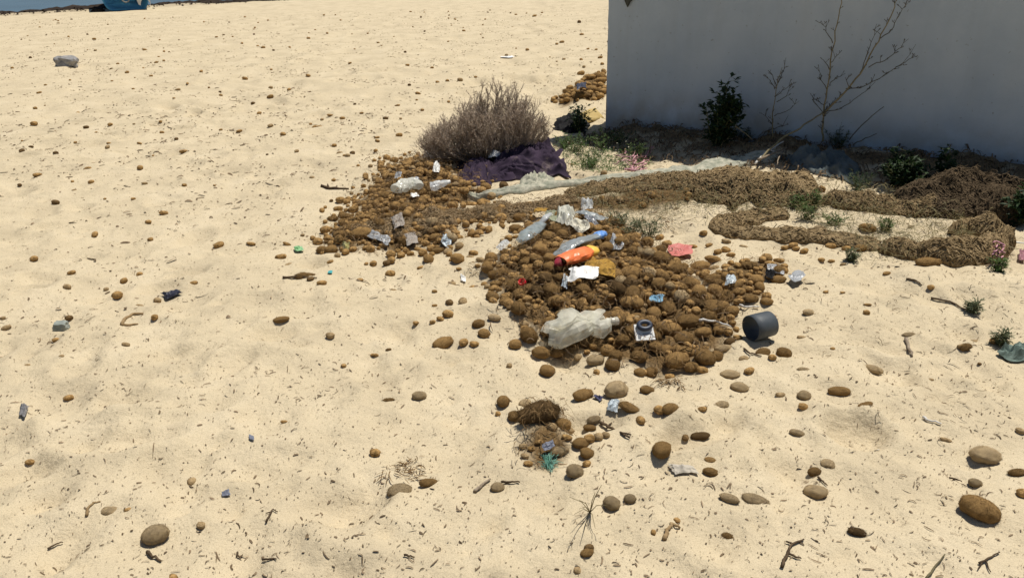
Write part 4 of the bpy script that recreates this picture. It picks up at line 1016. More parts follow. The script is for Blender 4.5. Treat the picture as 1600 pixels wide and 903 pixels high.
# ------------------------------------------------------------------ stones, sticks
def rock(name, px, py, wpx, hpx, m, label, cat, seed, block=0.0, sub=3, squash=.8):
    c = G(px, py + hpx * .15); s = depth_of(c) / FPX; a_ = wpx * s / 2
    bm = bmesh.new(); bmesh.ops.create_icosphere(bm, subdivisions=sub, radius=1.0); off = Vector((seed * 3.7, 1.3, seed))
    mb = MB(); vs = []
    for v in bm.verts:
        n_ = v.co.normalized(); k = max(abs(n_.x), abs(n_.y), abs(n_.z))
        q = n_ * (1 - block) + n_ / k * block * .85
        k_ = 1 if block > .5 else 1.9
        vs.append(q * (1 + .22 * k_ * mnoise.noise(n_ * 1.4 + off) + .1 * k_ * mnoise.noise(n_ * 4 + off)))
    bm.verts.index_update()
    hh = hpx * s * .6
    mb.add([Vector((v.x * a_, v.y * a_ * squash, v.z * hh + hh * .5)) + c for v in vs], [[v.index for v in f.verts] for f in bm.faces]); bm.free()
    o = mb.build(name, m, smooth=False); recentre(o); return tag(o, label, cat)
rock('rock', 106, 101, 36, 17, mat('grey_rock', (0.22, 0.21, 0.205), .9, (0.36, 0.35, 0.34), 9, bump=.6, bscale=14), 'grey angular rock standing alone on the far left sand', 'rock', 3, block=.15, sub=3)
rock('stone', 97, 512, 23, 15, mat('green_grey_stone', (0.22, 0.24, 0.21), .8, (0.30, 0.32, 0.28), 30, bump=.2, bscale=90), 'smooth grey-green stone block on the left sand', 'stone', 7, block=.75, sub=4)
wood_m = mat('grey_driftwood', (0.16, 0.12, 0.085), .9, (0.33, 0.27, 0.20), 40, bump=.4, bscale=160, spec=.1)
dark_wood = mat('dark_twig', (0.05, 0.033, 0.02), .9, (0.13, 0.09, 0.055), 40, spec=.1)
white_wood = mat('bleached_stick', (0.50, 0.47, 0.42), .8, (0.66, 0.63, 0.58), 30)
def stick(label, pts, rad, m=None, name='stick', cat='stick', forks=(), dz=.006):
    mb = MB()
    P = [G(x, y, dz) for x, y in pts]
    s = depth_of(P[0]) / FPX
    def run(P, r0):
        Q = []
        for a, b in zip(P[:-1], P[1:]):
            for k in range(4):
                q = a.lerp(b, k / 4); Q.append(q + Vector((random.gauss(0, .25), random.gauss(0, .25), abs(random.gauss(0, .3)))) * r0)
        Q.append(P[-1]); mb.tube(Q, [r0 * (1 - .55 * i / len(Q)) for i in range(len(Q))], 6)
    run(P, rad * s)
    for f in forks: run([G(x, y, dz) for x, y in f], rad * s * .7)
    o = mb.build(name, m or dark_wood); recentre(o); return tag(o, label, cat)
stick('thin white bleached stick lying on the right sand', [(1442, 652), (1450, 657), (1471, 662)], 2.4, white_wood)
stick('grey pointed stick beside a half buried ball on the right sand', [(1415, 530), (1420, 545), (1425, 556)], 3.2, wood_m)
stick('long olive stalk at the bottom edge on the right', [(1447, 903), (1462, 884), (1476, 867)], 2.0, mat('olive_stalk', (0.12, 0.10, 0.05), .8))
stick('forked brown seagrass root at the bottom right', [(1222, 885), (1228, 868), (1238, 850), (1256, 842)], 3.0, dark_wood, 'root', 'root', [[(1230, 864), (1245, 870), (1252, 872)], [(1238, 850), (1228, 846)]])
stick('curved dark seaweed stem at the lower left beneath the sandy ball', [(230, 862), (238, 870), (252, 876)], 3.0, dark_wood, 'seaweed', 'seaweed')
stick('thin twig left of the sandy ball on the lower left sand', [(74, 856), (86, 850), (98, 846)], 1.6, dark_wood)
stick('grey driftwood stick right of the half buried ball in front', [(742, 768), (752, 759), (766, 748)], 3.2, wood_m)
stick('flat twig just left of the small sandy ball in front', [(784, 753), (797, 753), (812, 753)], 2.2, dark_wood)
stick('forked dark twig right of the small front heap', [(938, 660), (955, 670), (972, 677), (986, 679)], 2.6, dark_wood, forks=[[(948, 667), (956, 660)], [(972, 677), (984, 684)]])
stick('thin brown twig pointing down left of the long net', [(500, 292), (515, 295), (545, 295)], 2.6, dark_wood, forks=[[(513, 295), (512, 290)]])
stick('pale split stick among the balls left of the pipe ring', [(1093, 501), (1118, 506), (1142, 511)], 2.2, white_wood, dz=.04)
stick('pale flat stick above the dark pipe ring', [(1156, 477), (1165, 480), (1186, 479)], 2.2, white_wood, dz=.015)
stick('brown stub sticking out behind the dark pipe ring', [(1204, 500), (1213, 496)], 6.5, mat('tan_wood', (0.24, 0.15, 0.07), .85, (0.34, 0.22, 0.11), 40), dz=.03)
stick('dark curved twig left of the right-hand pair of balls', [(1163, 545), (1172, 553), (1190, 556)], 1.8, dark_wood)
stick('long thin twig on the sand below the rolled net', [(1455, 466), (1485, 472), (1500, 480), (1514, 486)], 1.8, dark_wood)
stick('brown twig on the upper right sand pointing to the balls', [(1415, 442), (1430, 447), (1440, 446)], 1.8, dark_wood)
stick('dark curl of seagrass at the bottom left', [(372, 862), (370, 868), (376, 870), (379, 866)], 1.6, dark_wood, 'seagrass_curl', 'seaweed')
stick('short twig lying behind the big sandy pebble-like ball', [(1484, 746), (1493, 748), (1503, 752)], 1.6, dark_wood)
stick('dark bent seaweed stem on the lower middle sand', [(411, 874), (421, 873), (432, 873)], 2.0, dark_wood, 'seaweed', 'seaweed')
stick('thin twig on the bottom middle sand', [(631, 867), (640, 868), (648, 870)], 2.0, dark_wood)
stick('brown twig between two sandy balls on the right', [(1278, 745), (1286, 752), (1293, 758)], 1.8, dark_wood)
stick('thin root with side threads at the lower left middle', [(415, 815), (422, 803), (427, 795), (434, 799)], 1.8, dark_wood, 'root', 'root', [[(424, 800), (415, 801)]])
stick('dark driftwood lump with short stubs at the lower right edge', [(1330, 826), (1340, 832), (1352, 835)], 4.5, dark_wood, 'driftwood', 'driftwood')
stick('brown twig with fibres at the bottom right corner', [(1530, 880), (1545, 872), (1562, 862)], 2.0, dark_wood, forks=[[(1540, 876), (1548, 893)], [(1535, 878), (1528, 889)]])
stick('curved brown rim of seagrass beside the black strip', [(190, 507), (197, 497), (208, 491), (224, 490)], 3.0, mat('fibre_rim', (0.2, 0.13, 0.06), .95, (0.33, 0.23, 0.12), 40), 'seaweed_curl', 'seaweed', [[(190, 508), (204, 508), (216, 506)]], dz=.002)
stick('curved brown rim of a buried ball on the lower left sand', [(134, 803), (137, 794), (145, 786), (157, 783)], 2.6, mat('fibre_rim', (0.2, 0.13, 0.06)), 'seaweed_curl', 'seaweed', dz=.002)
stick('curved fuzzy seagrass strand at the lower middle right', [(1038, 842), (1042, 828), (1050, 819), (1062, 824)], 4.0, mat('fibre_rim', (0.2, 0.13, 0.06)), 'seagrass_strand', 'seaweed', dz=.004)
stick('reddish flat seagrass root on the upper left sand', [(441, 386 + 48), (470, 433), (495, 434)], 2.0, dark_wood, 'root', 'root')
stick('grey broken stick leaning out of the wall shade onto the pale netting', [(1180, 256), (1195, 240), (1224, 222)], 2.0, white_wood, dz=.06, forks=[[(1200, 233), (1214, 238)]])
stick('pale broken stick crossing behind the brown nets in the shade edge', [(1185, 250), (1205, 241), (1230, 231)], 2.0, wood_m, dz=.08, forks=[[(1226, 233), (1217, 246), (1214, 258)]])
stick('white rod lying beside the rolled net at the right edge', [(1568, 376), (1600, 380)], 2.0, white_m, 'rod', 'rod', dz=.03)
# green fibre tuft
mb = MB(); c = G(857, 727)
for k in range(110):
    a = random.uniform(0, 6.3); L = random.uniform(.012, .035); q = c + Vector((random.gauss(0, .008), random.gauss(0, .016), .004))
    e_ = q + Vector((math.cos(a) * L, math.sin(a) * L * 1.6, random.uniform(.0, .022))); mb.tube([q, q.lerp(e_, .5) + Vector((0, 0, random.uniform(.003, .012))), e_], .0009, 3)
tf = mb.build('rope_tuft', mat('green_fibre', (0.10, 0.30, 0.22), .7, (0.22, 0.42, 0.34), 60)); recentre(tf); tag(tf, 'frayed turquoise green rope tuft in front of the small ball heap', 'rope')

# ------------------------------------------------------------------ brown fishing nets
net_base = mat('net_base', (0.07, 0.048, 0.026), 0.95, (0.17, 0.12, 0.07), 60, bump=.9, bscale=120, spec=.05)
net_cord = mat('net_cord', (0.125, 0.086, 0.041), 0.95, (0.37, 0.27, 0.15), 45, bump=.4, bscale=400, spec=.08)
net_straw = mat('net_cord_straw', (0.17, 0.115, 0.055), 0.95, (0.42, 0.31, 0.185), 45, spec=.08)
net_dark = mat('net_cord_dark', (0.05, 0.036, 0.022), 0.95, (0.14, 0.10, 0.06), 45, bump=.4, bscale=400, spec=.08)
def net(label, path, widths, heights, seed, cords=900, clen=(.03, .055), crad=.0028, rough=.35, m=None, loose=0.15, dz=0.0, ang=0.62):
    g_ = np.random.default_rng(seed)
    P = [G(*p) for p in path]
    # even spacing
    seg = [0]
    for a, b in zip(P[:-1], P[1:]): seg.append(seg[-1] + (b.xy - a.xy).length)
    tot = seg[-1]; ns = max(30, int(tot / .02)); t = np.linspace(0, tot, ns)
    X = np.interp(t, seg, [p.x for p in P]); Y = np.interp(t, seg, [p.y for p in P])
    k = np.ones(7) / 7; X = np.convolve(np.pad(X, 3, 'edge'), k, 'valid'); Y = np.convolve(np.pad(Y, 3, 'edge'), k, 'valid')
    tk = np.linspace(0, tot, len(widths)); Wd = np.interp(t, tk, widths); He = np.interp(t, np.linspace(0, tot, len(heights)), heights)
    Wd = Wd * (1 + rough * (fbm(t / .10, t * 0 + seed, seed, 3) - .5) * 1.6); He = He * (1 + rough * (fbm(t / .12, t * 0 + 9, seed + 3, 3) - .5) * 1.6)
    endt = np.clip(np.minimum(t, tot - t) / .06, .1, 1) ** .5; Wd *= endt; He *= endt
    dx, dy = np.gradient(X), np.gradient(Y); L = np.hypot(dx, dy) + 1e-9; dx /= L; dy /= L
    def surf(ti, u, lift=0.0):
        """ti in metres along, u in -1..1 across"""
        x = np.interp(ti, t, X); y = np.interp(ti, t, Y); ddx = np.interp(ti, t, dx); ddy = np.interp(ti, t, dy)
        w_ = np.interp(ti, t, Wd); h_ = np.interp(ti, t, He)
        px_ = x - ddy * u * w_ * .5; py_ = y + ddx * u * w_ * .5
        n_ = fbm(px_ / .055, py_ / .055, seed + 7, 3) - .5
        n2 = (1 - np.abs(2 * fbm(ti / .16, u * 1.3, seed + 2, 2) - 1)) ** 2
        z = hgts(px_, py_) + np.sqrt(np.clip(1 - u * u, 0, 1)) * h_ * (.62 + .55 * n2 + rough * n_ * 1.2) + lift
        return np.stack([px_, py_, z], -1)
    o = empty('fishing_net', Vector((float(X[ns // 2]), float(Y[ns // 2]), hgt(float(X[ns // 2]), float(Y[ns // 2])))), label, 'fishing net')
    nw = 17; u = np.linspace(-1, 1, nw)
    V = surf(np.repeat(t, nw), np.tile(u, ns), -.004); ii = np.arange(ns * nw).reshape(ns, nw)
    F = np.stack([ii[:-1, :-1], ii[:-1, 1:], ii[1:, 1:], ii[1:, :-1]], -1).reshape(-1, 4)[:, ::-1]
    link('netting', np_mesh('netting', V, [F]), o, net_base)
    # cords: short arcs in two crossing directions, as the knotted mesh shows
    ng = cords; K = 4
    t0 = g_.uniform(0, tot, ng); u0 = g_.uniform(-1.05, 1.05, ng); sg = g_.choice([-1, 1], ng) * ang + g_.normal(0, loose, ng); ln = g_.uniform(*clen, ng)
    wloc = np.interp(t0, t, Wd) * .5
    pts = []
    for i in range(K):
        f = (i / (K - 1) - .5) * ln
        tt = np.clip(t0 + np.cos(sg) * f, 0, tot); uu = np.clip(u0 + np.sin(sg) * f / np.maximum(wloc, .02), -1, 1)
        p = surf(tt, uu, .001 + .005 * math.sin(math.pi * i / (K - 1))); p[:, 2] += g_.uniform(0, .004, ng) * (1 if i in (1, 2) else 0)
        pts.append(p)
    stray = g_.uniform(0, 1, ng) < loose * .5
    for i in range(K): pts[i][stray] += (g_.normal(0, .012, (stray.sum(), 3)) * [1, 1, .6] + [0, 0, .012]) * (i / (K - 1))
    V = []; 
    for i, p in enumerate(pts):
        nx_ = pts[min(i + 1, K - 1)] - pts[max(i - 1, 0)]; nx_ /= np.linalg.norm(nx_, axis=1, keepdims=True) + 1e-9
        s_ = np.cross(nx_, [0, 0, 1]); s_ /= np.linalg.norm(s_, axis=1, keepdims=True) + 1e-9; up = np.cross(s_, nx_)
        r_ = crad * (.55 + .6 * math.sin(math.pi * (i + .4) / (K - .2))) * g_.uniform(.6, 1.4, (ng, 1))
        for a in (0, 2.094, 4.188): V.append(p + (s_ * math.cos(a + 1.57) + up * math.sin(a + 1.57)) * r_)
    V = np.stack(V, 1); F = []
    for i in range(K - 1):
        for k_ in range(3): F.append([i * 3 + k_, i * 3 + (k_ + 1) % 3, (i + 1) * 3 + (k_ + 1) % 3, (i + 1) * 3 + k_])
    F = (np.array(F)[None] + (np.arange(ng) * K * 3)[:, None, None]).reshape(-1, 4)
    c = link('cords', np_mesh('cords', V.reshape(-1, 3), [F], True), o, m or net_cord); tag(c, kind='stuff')
    return o
net('thin ragged strip of brown net between the two ball heaps', [(545, 366), (600, 360), (660, 352), (720, 344), (780, 334), (840, 324), (900, 310)], [.14, .22, .28, .34, .30, .24, .16], [.018, .026, .03, .028, .025, .02], 3, 5200, rough=.9, loose=.6, crad=.002, m=net_straw)
net('long low brown fishing net lying in front of the pale netting strip', [(880, 308), (940, 298), (1000, 293), (1060, 290), (1120, 295), (1190, 300), (1250, 305)], [.10, .25, .34, .38, .40, .36, .2], [.03, .05, .055, .07, .07, .06], 5, 6500, rough=.55, loose=.3)
net('bulky brown fishing net roll with scale-like cords at the wall shade edge', [(1085, 276), (1130, 278), (1180, 286), (1230, 296), (1282, 306)], [.14, .24, .24, .32, .22], [.05, .06, .065, .115, .085], 7, 2600, rough=.55, loose=.12, crad=.0046, clen=(.045, .07))
net('folded brown fishing net strip on the sand in front of the net roll', [(1235, 338), (1180, 342), (1130, 350), (1122, 362), (1150, 369), (1200, 370), (1260, 374), (1320, 380), (1380, 386)], [.12, .14, .13, .12, .13, .16, .18, .2, .18], [.03, .04, .035, .035, .045, .045, .035], 9, 4600, rough=.5, loose=.12, crad=.0028, clen=(.05, .09), ang=.42)
net('ragged brown net ridge running right from the net roll along the shade', [(1285, 316), (1340, 324), (1395, 330), (1440, 330), (1470, 325)], [.2, .26, .26, .2, .12], [.04, .07, .06, .05], 11, 3000, rough=.6, loose=.4, crad=.0026)
net('rolled brown fishing net looped back on itself at the right', [(1370, 390), (1420, 400), (1480, 408), (1530, 408), (1562, 396), (1566, 380), (1545, 366), (1512, 363), (1480, 370)], [.12, .15, .16, .16, .14, .12, .11, .11, .08], [.05, .075, .10, .105, .10, .10, .085, .04], 13, 5200, rough=.35, loose=.14, crad=.0028, clen=(.05, .10), ang=.38)
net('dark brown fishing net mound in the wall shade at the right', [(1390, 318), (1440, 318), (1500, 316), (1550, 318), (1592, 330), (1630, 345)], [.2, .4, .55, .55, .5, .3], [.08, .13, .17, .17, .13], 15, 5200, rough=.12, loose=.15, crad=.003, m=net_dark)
pink_rope = mat('pink_rope', (0.42, 0.20, 0.22), .85, (0.58, 0.34, 0.35), 60, bump=.3, bscale=300)
mb = MB()
for k in range(16):
    x0, y0 = random.uniform(955, 1000), random.uniform(243, 268); P = [G(x0 + j * random.uniform(3, 9), y0 - j * random.uniform(-1.5, 2.5), .015 + .025 * random.random()) for j in range(5)]; mb.tube(P, .006 * random.uniform(.6, 1.2), 6)
o = mb.build('rope_tangle', pink_rope); recentre(o); tag(o, 'faded pink rope tangle lying in the green weeds behind the pale netting', 'rope')
mb = MB()
for k in range(5):
    P = [G(1552 + j * 4 + random.uniform(-2, 2), 380 + k * 5 + random.uniform(-3, 3), .10 - k * .012 + .01 * random.random()) for j in range(5)]; mb.tube(P, .0042, 6)
o = mb.build('rope', mat('bright_pink_rope', (0.42, 0.19, 0.23), .8, (0.55, 0.30, 0.34), 50)); recentre(o); tag(o, 'pink rope tied round the end of the rolled net at the right', 'rope')

# ------------------------------------------------------------------ dry bush
twig_m = mat('dry_bush_twig', (0.20, 0.15, 0.105), .9, (0.40, 0.31, 0.225), 20, spec=.1, detail=2)
twig_m2 = mat('dry_bush_tip', (0.29, 0.225, 0.17), .9, (0.56, 0.455, 0.35), 25, spec=.1, detail=2)
bb = G(755, 248); bush = empty('dry_bush', bb, 'big grey-brown dry bush with bristly twigs behind the purple cloth', 'bush')
rb = random.Random(77)
stems, twigs = MB(), MB()
def bristle(mb, p, q, r0, n=7, ln=.022):
    d = (q - p)
    for k in range(n):
        f = (k + rb.random()) / n; s = p + d * f
        e_ = (d.normalized() * .8 + Vector((rb.gauss(0, 1), rb.gauss(0, 1), rb.gauss(0, 1))) * .55).normalized() * ln * rb.uniform(.5, 1.2)
        sdv = e_.cross(Vector((rb.gauss(0, 1), rb.gauss(0, 1), rb.gauss(0, 1)))).normalized() * r0
        b_ = len(mb.v); mb.v += [tuple(s - sdv), tuple(s + sdv), tuple(s + e_)]; mb.f.append((b_, b_ + 1, b_ + 2))
for k in range(200):
    a = rb.uniform(0, 2 * math.pi); rr = math.sqrt(rb.random())
    # broad low crown, higher on the right of centre
    bx = math.cos(a) * rr * .50; by = math.sin(a) * rr * .30
    top = float(np.interp(bx, [-.55, -.42, -.3, -.12, .02, .14, .30, .42, .52], [.07, .15, .27, .40, .50, .50, .47, .34, .12])) * rb.uniform(.74, 1.18) * (1 - .25 * abs(by) / .3) * (.86 + .3 * mnoise.noise(Vector((bx * 7, by * 7, 2))))
    if rb.random() < .10: top *= 1.15
    root = bb + Vector((bx * .35, by * .4, -.01)); end = bb + Vector((bx * 1.06, by * 1.1, max(.06, top)))
    mid_ = root.lerp(end, .5) + Vector((bx * .18, by * .18, -.02)) + Vector((rb.gauss(0, .015), rb.gauss(0, .015), 0))
    pts = [root, root.lerp(mid_, .5) + Vector((rb.gauss(0, .006), rb.gauss(0, .006), 0)), mid_, mid_.lerp(end, .5) + Vector((rb.gauss(0, .008), rb.gauss(0, .008), rb.gauss(0, .008))), end]
    stems.tube(pts, [.0055, .0045, .0035, .0026, .0012], 4, False)
    for i in range(1, 4):
        for j in range(5):
            s = pts[i].lerp(pts[i + 1], rb.random()); d = ((pts[i + 1] - pts[i]).normalized() * 1.0 + Vector((rb.gauss(0, .6), rb.gauss(0, .6), rb.uniform(.1, .9)))).normalized()
            L = rb.uniform(.05, .13); q = s + d * L; m_ = s.lerp(q, .5) + Vector((rb.gauss(0, .006), rb.gauss(0, .006), 0))
            twigs.tube([s, m_, q], [.0026, .0019, .0010], 3, False)
            bristle(twigs, m_, q, .0017, 7)
            for z in range(2):
                s2 = s.lerp(q, rb.uniform(.3, .9)); d2 = (d + Vector((rb.gauss(0, .6), rb.gauss(0, .6), rb.uniform(0, .8)))).normalized(); q2 = s2 + d2 * rb.uniform(.03, .07)
                twigs.tube([s2, q2], [.0017, .0008], 3, False); bristle(twigs, s2, q2, .0016, 5)
    bristle(twigs, pts[3], end, .002, 9, .026)
stems.build('stems', twig_m, bush); tag(twigs.build('twigs', twig_m2, bush), kind='stuff')

# ------------------------------------------------------------------ plants by the wall
def leaf_mat(name, c1, c2): return mat(name, c1, .6, c2, 18, spec=.3, trans=.25)
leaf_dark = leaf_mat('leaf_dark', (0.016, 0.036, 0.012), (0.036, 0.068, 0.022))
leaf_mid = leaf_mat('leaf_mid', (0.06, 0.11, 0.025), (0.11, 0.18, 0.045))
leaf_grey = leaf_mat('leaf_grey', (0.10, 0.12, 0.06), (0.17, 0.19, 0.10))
stem_g = mat('green_stem', (0.09, 0.10, 0.04), .8, (0.14, 0.14, 0.06), 20)
def plant(name, label, cat, px, py, wpx, hpx, n, leafL, m, seed, lean=(0, 0), nst=7, dense=14, upright=.75, narrow=.45, dpt=1.0, wall=False):
    r_ = random.Random(seed); b0 = G(px, py); s = depth_of(b0) / FPX; Wm, Hm = wpx * s, hpx * s * 1.06
    o = empty(name, b0, label, cat); st, lf = MB(), MB()
    for k in range(nst):
        a = r_.uniform(0, 6.28); rr = math.sqrt(r_.random()) * Wm / 2
        e_ = Vector((math.cos(a) * rr + lean[0] * s, math.sin(a) * rr * dpt, Hm * r_.uniform(.55, 1.0) * (1 - .35 * (rr / (Wm / 2 + 1e-6)) ** 2)))
        root = b0 + Vector((e_.x * .15, e_.y * .15, -.01)); end = b0 + e_
        if wall:
            for v_ in (end,):
                pd = (v_ - W0).dot(WN)
                if pd < .04: v_ += WN * (.04 - pd)
        mid_ = root.lerp(end, .5) + Vector((r_.gauss(0, .1), r_.gauss(0, .1), .1)) * Wm * .4
        pts = [root, root.lerp(mid_, .5), mid_, mid_.lerp(end, .5), end]
        st.tube(pts, [.0045 * Hm / .4, .004 * Hm / .4, .003 * Hm / .4, .0022 * Hm / .4, .001], 4, False)
        for j in range(dense):
            f = (j + r_.random()) / dense; f = .12 + .88 * f; i = min(3, int(f * 4)); p = pts[i].lerp(pts[i + 1], f * 4 - i)
            a2 = r_.uniform(0, 6.28); d = Vector((math.cos(a2), math.sin(a2), r_.uniform(-.2, upright)))
            q = p + d.normalized() * leafL * r_.uniform(.3, 1.3)
            st.tube([p, q], [.0014, .0008], 3, False)
            for z in range(r_.choice((2, 3, 4))):
                dd = (d + Vector((r_.gauss(0, .6), r_.gauss(0, .6), r_.gauss(0, .5)))).normalized()
                lf.leaf(p.lerp(q, r_.uniform(.4, 1)), dd, leafL * r_.uniform(.6, 1.25), leafL * narrow * r_.uniform(.7, 1.2), bend=r_.uniform(.0, .3))
    st.build('stem', stem_g, o); lf.build('foliage', m, o, smooth=False)
    return o
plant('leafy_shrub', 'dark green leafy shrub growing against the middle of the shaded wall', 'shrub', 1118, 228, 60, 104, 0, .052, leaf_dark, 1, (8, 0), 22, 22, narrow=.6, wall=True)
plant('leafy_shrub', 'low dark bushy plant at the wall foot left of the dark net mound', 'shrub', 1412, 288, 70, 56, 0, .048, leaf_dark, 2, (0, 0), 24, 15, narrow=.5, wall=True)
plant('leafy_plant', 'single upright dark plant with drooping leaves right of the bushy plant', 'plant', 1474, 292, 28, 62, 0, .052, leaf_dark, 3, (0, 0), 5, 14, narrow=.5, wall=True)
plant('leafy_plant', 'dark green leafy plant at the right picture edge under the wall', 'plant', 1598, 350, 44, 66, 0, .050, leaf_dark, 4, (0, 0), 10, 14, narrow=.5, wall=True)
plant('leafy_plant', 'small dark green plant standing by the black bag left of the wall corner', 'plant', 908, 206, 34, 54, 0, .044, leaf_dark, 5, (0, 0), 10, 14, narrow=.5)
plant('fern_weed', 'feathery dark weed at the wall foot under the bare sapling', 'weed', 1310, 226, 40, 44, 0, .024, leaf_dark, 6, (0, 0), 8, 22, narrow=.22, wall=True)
WEEDS = [(900, 238, 40, 26, 'green weed clump with tiny flowers just right of the purple cloth', leaf_mid), (945, 232, 54, 24, 'green weed clump with pale flowers below the wall corner', leaf_mid), (925, 258, 36, 18, 'low green weed on the sand right of the purple cloth', leaf_mid),
         (992, 247, 30, 22, 'bright green weed tuft right of the pink rope tangle', leaf_mid), (922, 262, 26, 10, 'small flat green weed close behind the pale netting strip', leaf_mid), (880, 232, 30, 20, 'green weed between the dry bush and the purple cloth', leaf_mid),
         (960, 352, 40, 20, 'green spiky weed behind the right end of the main ball heap', leaf_grey), (985, 366, 44, 22, 'grey-green low weed right of the blue-capped bottle', leaf_grey), (1012, 368, 40, 26, 'thin grey-green sprig leaning over the sand right of the main heap', leaf_grey),
         (1245, 318, 26, 22, 'green weed growing through the front of the net roll', leaf_mid), (1275, 322, 24, 26, 'green weed right of the net roll end', leaf_mid), (1262, 344, 34, 20, 'green weed on sand between the net roll and the folded strip', leaf_grey),
         (1300, 352, 30, 14, 'low green weed in front of the net ridge', leaf_grey), (1385, 360, 26, 16, 'green weed near the left end of the rolled net', leaf_grey), (1560, 424, 22, 20, 'small green weed in front of the rolled net loop', leaf_mid),
         (1328, 408, 16, 16, 'tiny green sprig on bare sand below the folded net strip', leaf_grey), (1564, 540, 20, 22, 'grey-green sprig growing behind the grey-green rag', leaf_grey), (1518, 488, 18, 18, 'tiny sprig beside the long thin twig on the right sand', leaf_grey),
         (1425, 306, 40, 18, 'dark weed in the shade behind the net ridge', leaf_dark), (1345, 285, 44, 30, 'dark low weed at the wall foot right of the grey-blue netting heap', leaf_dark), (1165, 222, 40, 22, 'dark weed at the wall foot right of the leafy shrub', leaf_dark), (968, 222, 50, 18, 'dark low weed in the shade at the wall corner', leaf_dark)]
for i, (px, py, ww, hh, lb, mm) in enumerate(WEEDS):
    if 1200 < px < 1400 and py < 380 and mm is leaf_grey: mm = leaf_mid
    ww, hh = ww * 1.25, hh * 1.25
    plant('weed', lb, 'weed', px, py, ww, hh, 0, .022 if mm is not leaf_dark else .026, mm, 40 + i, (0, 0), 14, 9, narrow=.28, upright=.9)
mb = MB()
for k in range(46):
    px, py = (random.uniform(885, 985), random.uniform(215, 255)); c = G(px, py, random.uniform(.05, .11)); r_ = .006
    vs = [c + Vector((0, 0, .002))] + [c + Vector((math.cos(a) * r_, math.sin(a) * r_, random.uniform(-.001, .002))) for a in np.linspace(0, 5.5, 8)]
    mb.add(vs, [(0, i, i % 8 + 1) for i in range(1, 9)])
    mb.tube([c, c - Vector((random.uniform(-.01, .01), random.uniform(-.01, .01), .08))], .0009, 3, False)
tag(mb.build('weed_flowers', mat('pale_petals', (0.55, 0.52, 0.38), .7)), kind='stuff')
grass_m = leaf_mat('dry_grass', (0.14, 0.12, 0.05), (0.24, 0.20, 0.09))
strips('grass_blades', np.concatenate([in_poly(poly_w([(870, 215), (960, 210), (1010, 240), (1000, 262), (900, 262)]), 1500, .05)]), (.03, .09), (.003, .006), leaf_mid, seed=31, arch=1.3, lift=.004)
strips('dry_grass_blades', np.concatenate([in_poly(poly_w([(900, 305), (1290, 300), (1480, 325), (1570, 400), (1380, 410), (1230, 345), (1000, 345), (900, 330)]), 6500, .06)]), (.03, .09), (.0018, .0036), grass_m, seed=32, arch=1.1, lift=.004, up=.07)
strips('sprout_bits', in_poly(poly_w([(1240, 440), (1600, 420), (1640, 700), (1280, 640)]), 500, .1), (.012, .05), (.0015, .003), deb_m, seed=33, arch=.7)

bx0 = np.stack([W0.x + WD.x * (s_ := g.uniform(0, 4, 2600)) + WN.x * (q_ := g.uniform(0, .75, 2600)), W0.y + WD.y * s_ + WN.y * q_], -1)
strips('shade_litter', bx0, (.02, .09), (.004, .012), deb_m, seed=51, arch=1.2, up=.02)
PATCH = [[(604, 748), (612, 728), (640, 720), (664, 732), (660, 752)], [(1020, 618), (1030, 596), (1062, 598), (1068, 616)],
         [(800, 480), (806, 442), (850, 436), (862, 462), (838, 486)], [(512, 395), (500, 370), (545, 350), (600, 375), (590, 398)], [(995, 360), (990, 340), (1040, 330), (1060, 355)], [(735, 430), (745, 415), (765, 418), (762, 432)]]
strips('matted_seagrass', np.concatenate([in_poly(poly_w(q), 800, .012) for q in PATCH]), (.010, .04), (.0015, .004), fib_m, seed=52, arch=.5, curl=.5, up=.008)
# ------------------------------------------------------------------ bare saplings against the wall
bark = mat('pale_bark', (0.19, 0.155, 0.085), .9, (0.31, 0.26, 0.15), 30, bump=.3, bscale=120, spec=.1)
twig_d = mat('grey_bark', (0.085, 0.078, 0.062), .9, (0.15, 0.135, 0.10), 30, spec=.1)
def sapling(label, trunks, branches, off, base):
    o = empty('sapling', base, label, 'sapling'); r_ = random.Random(len(branches) * 7 + 1)
    tm, bm_ = MB(), MB()
    def line(mb, pts, r0, r1, o0, o1, spurs):
        P = [on_wall(x, y, o0 + (o1 - o0) * i / (len(pts) - 1)) for i, (x, y) in enumerate(pts)]
        Q = []
        for a, b in zip(P[:-1], P[1:]):
            for k in range(3): Q.append(a.lerp(b, k / 3) + Vector((r_.gauss(0, 1), r_.gauss(0, 1), r_.gauss(0, 1))) * .004)
        Q.append(P[-1]); mb.tube(Q, [r0 + (r1 - r0) * i / (len(Q) - 1) for i in range(len(Q))], 6)
        for k in range(spurs):
            i = r_.randrange(2, len(Q) - 1); p = Q[i]; T = (Q[i] - Q[i - 1]).normalized()
            d = (T + WD * r_.gauss(0, .9) + Vector((0, 0, r_.uniform(0, .6))) + WN * r_.gauss(0, .5)).normalized(); L = r_.uniform(.015, .06)
            q = p + d * L; bm_.tube([p, p.lerp(q, .5) + Vector((0, 0, .004)), q], [.0022, .0016, .001], 4, False)
            for z in range(2):
                q2 = q + Vector((r_.gauss(0, .008), r_.gauss(0, .008), r_.uniform(0, .012))); bm_.tube([p.lerp(q, .7), q2], [.0014, .0022], 4)
    for pts, r0, r1, o0, o1, sp in trunks:
        line(tm, pts, r0, r1, o0, o1, sp)
    for pts, o0, sp in branches: line(bm_, pts, .0036, .0012, o0, o0 + r_.uniform(-.06, .06), sp)
    tm.build('trunk', bark, o); bm_.build('branches', twig_d, o)
    return o
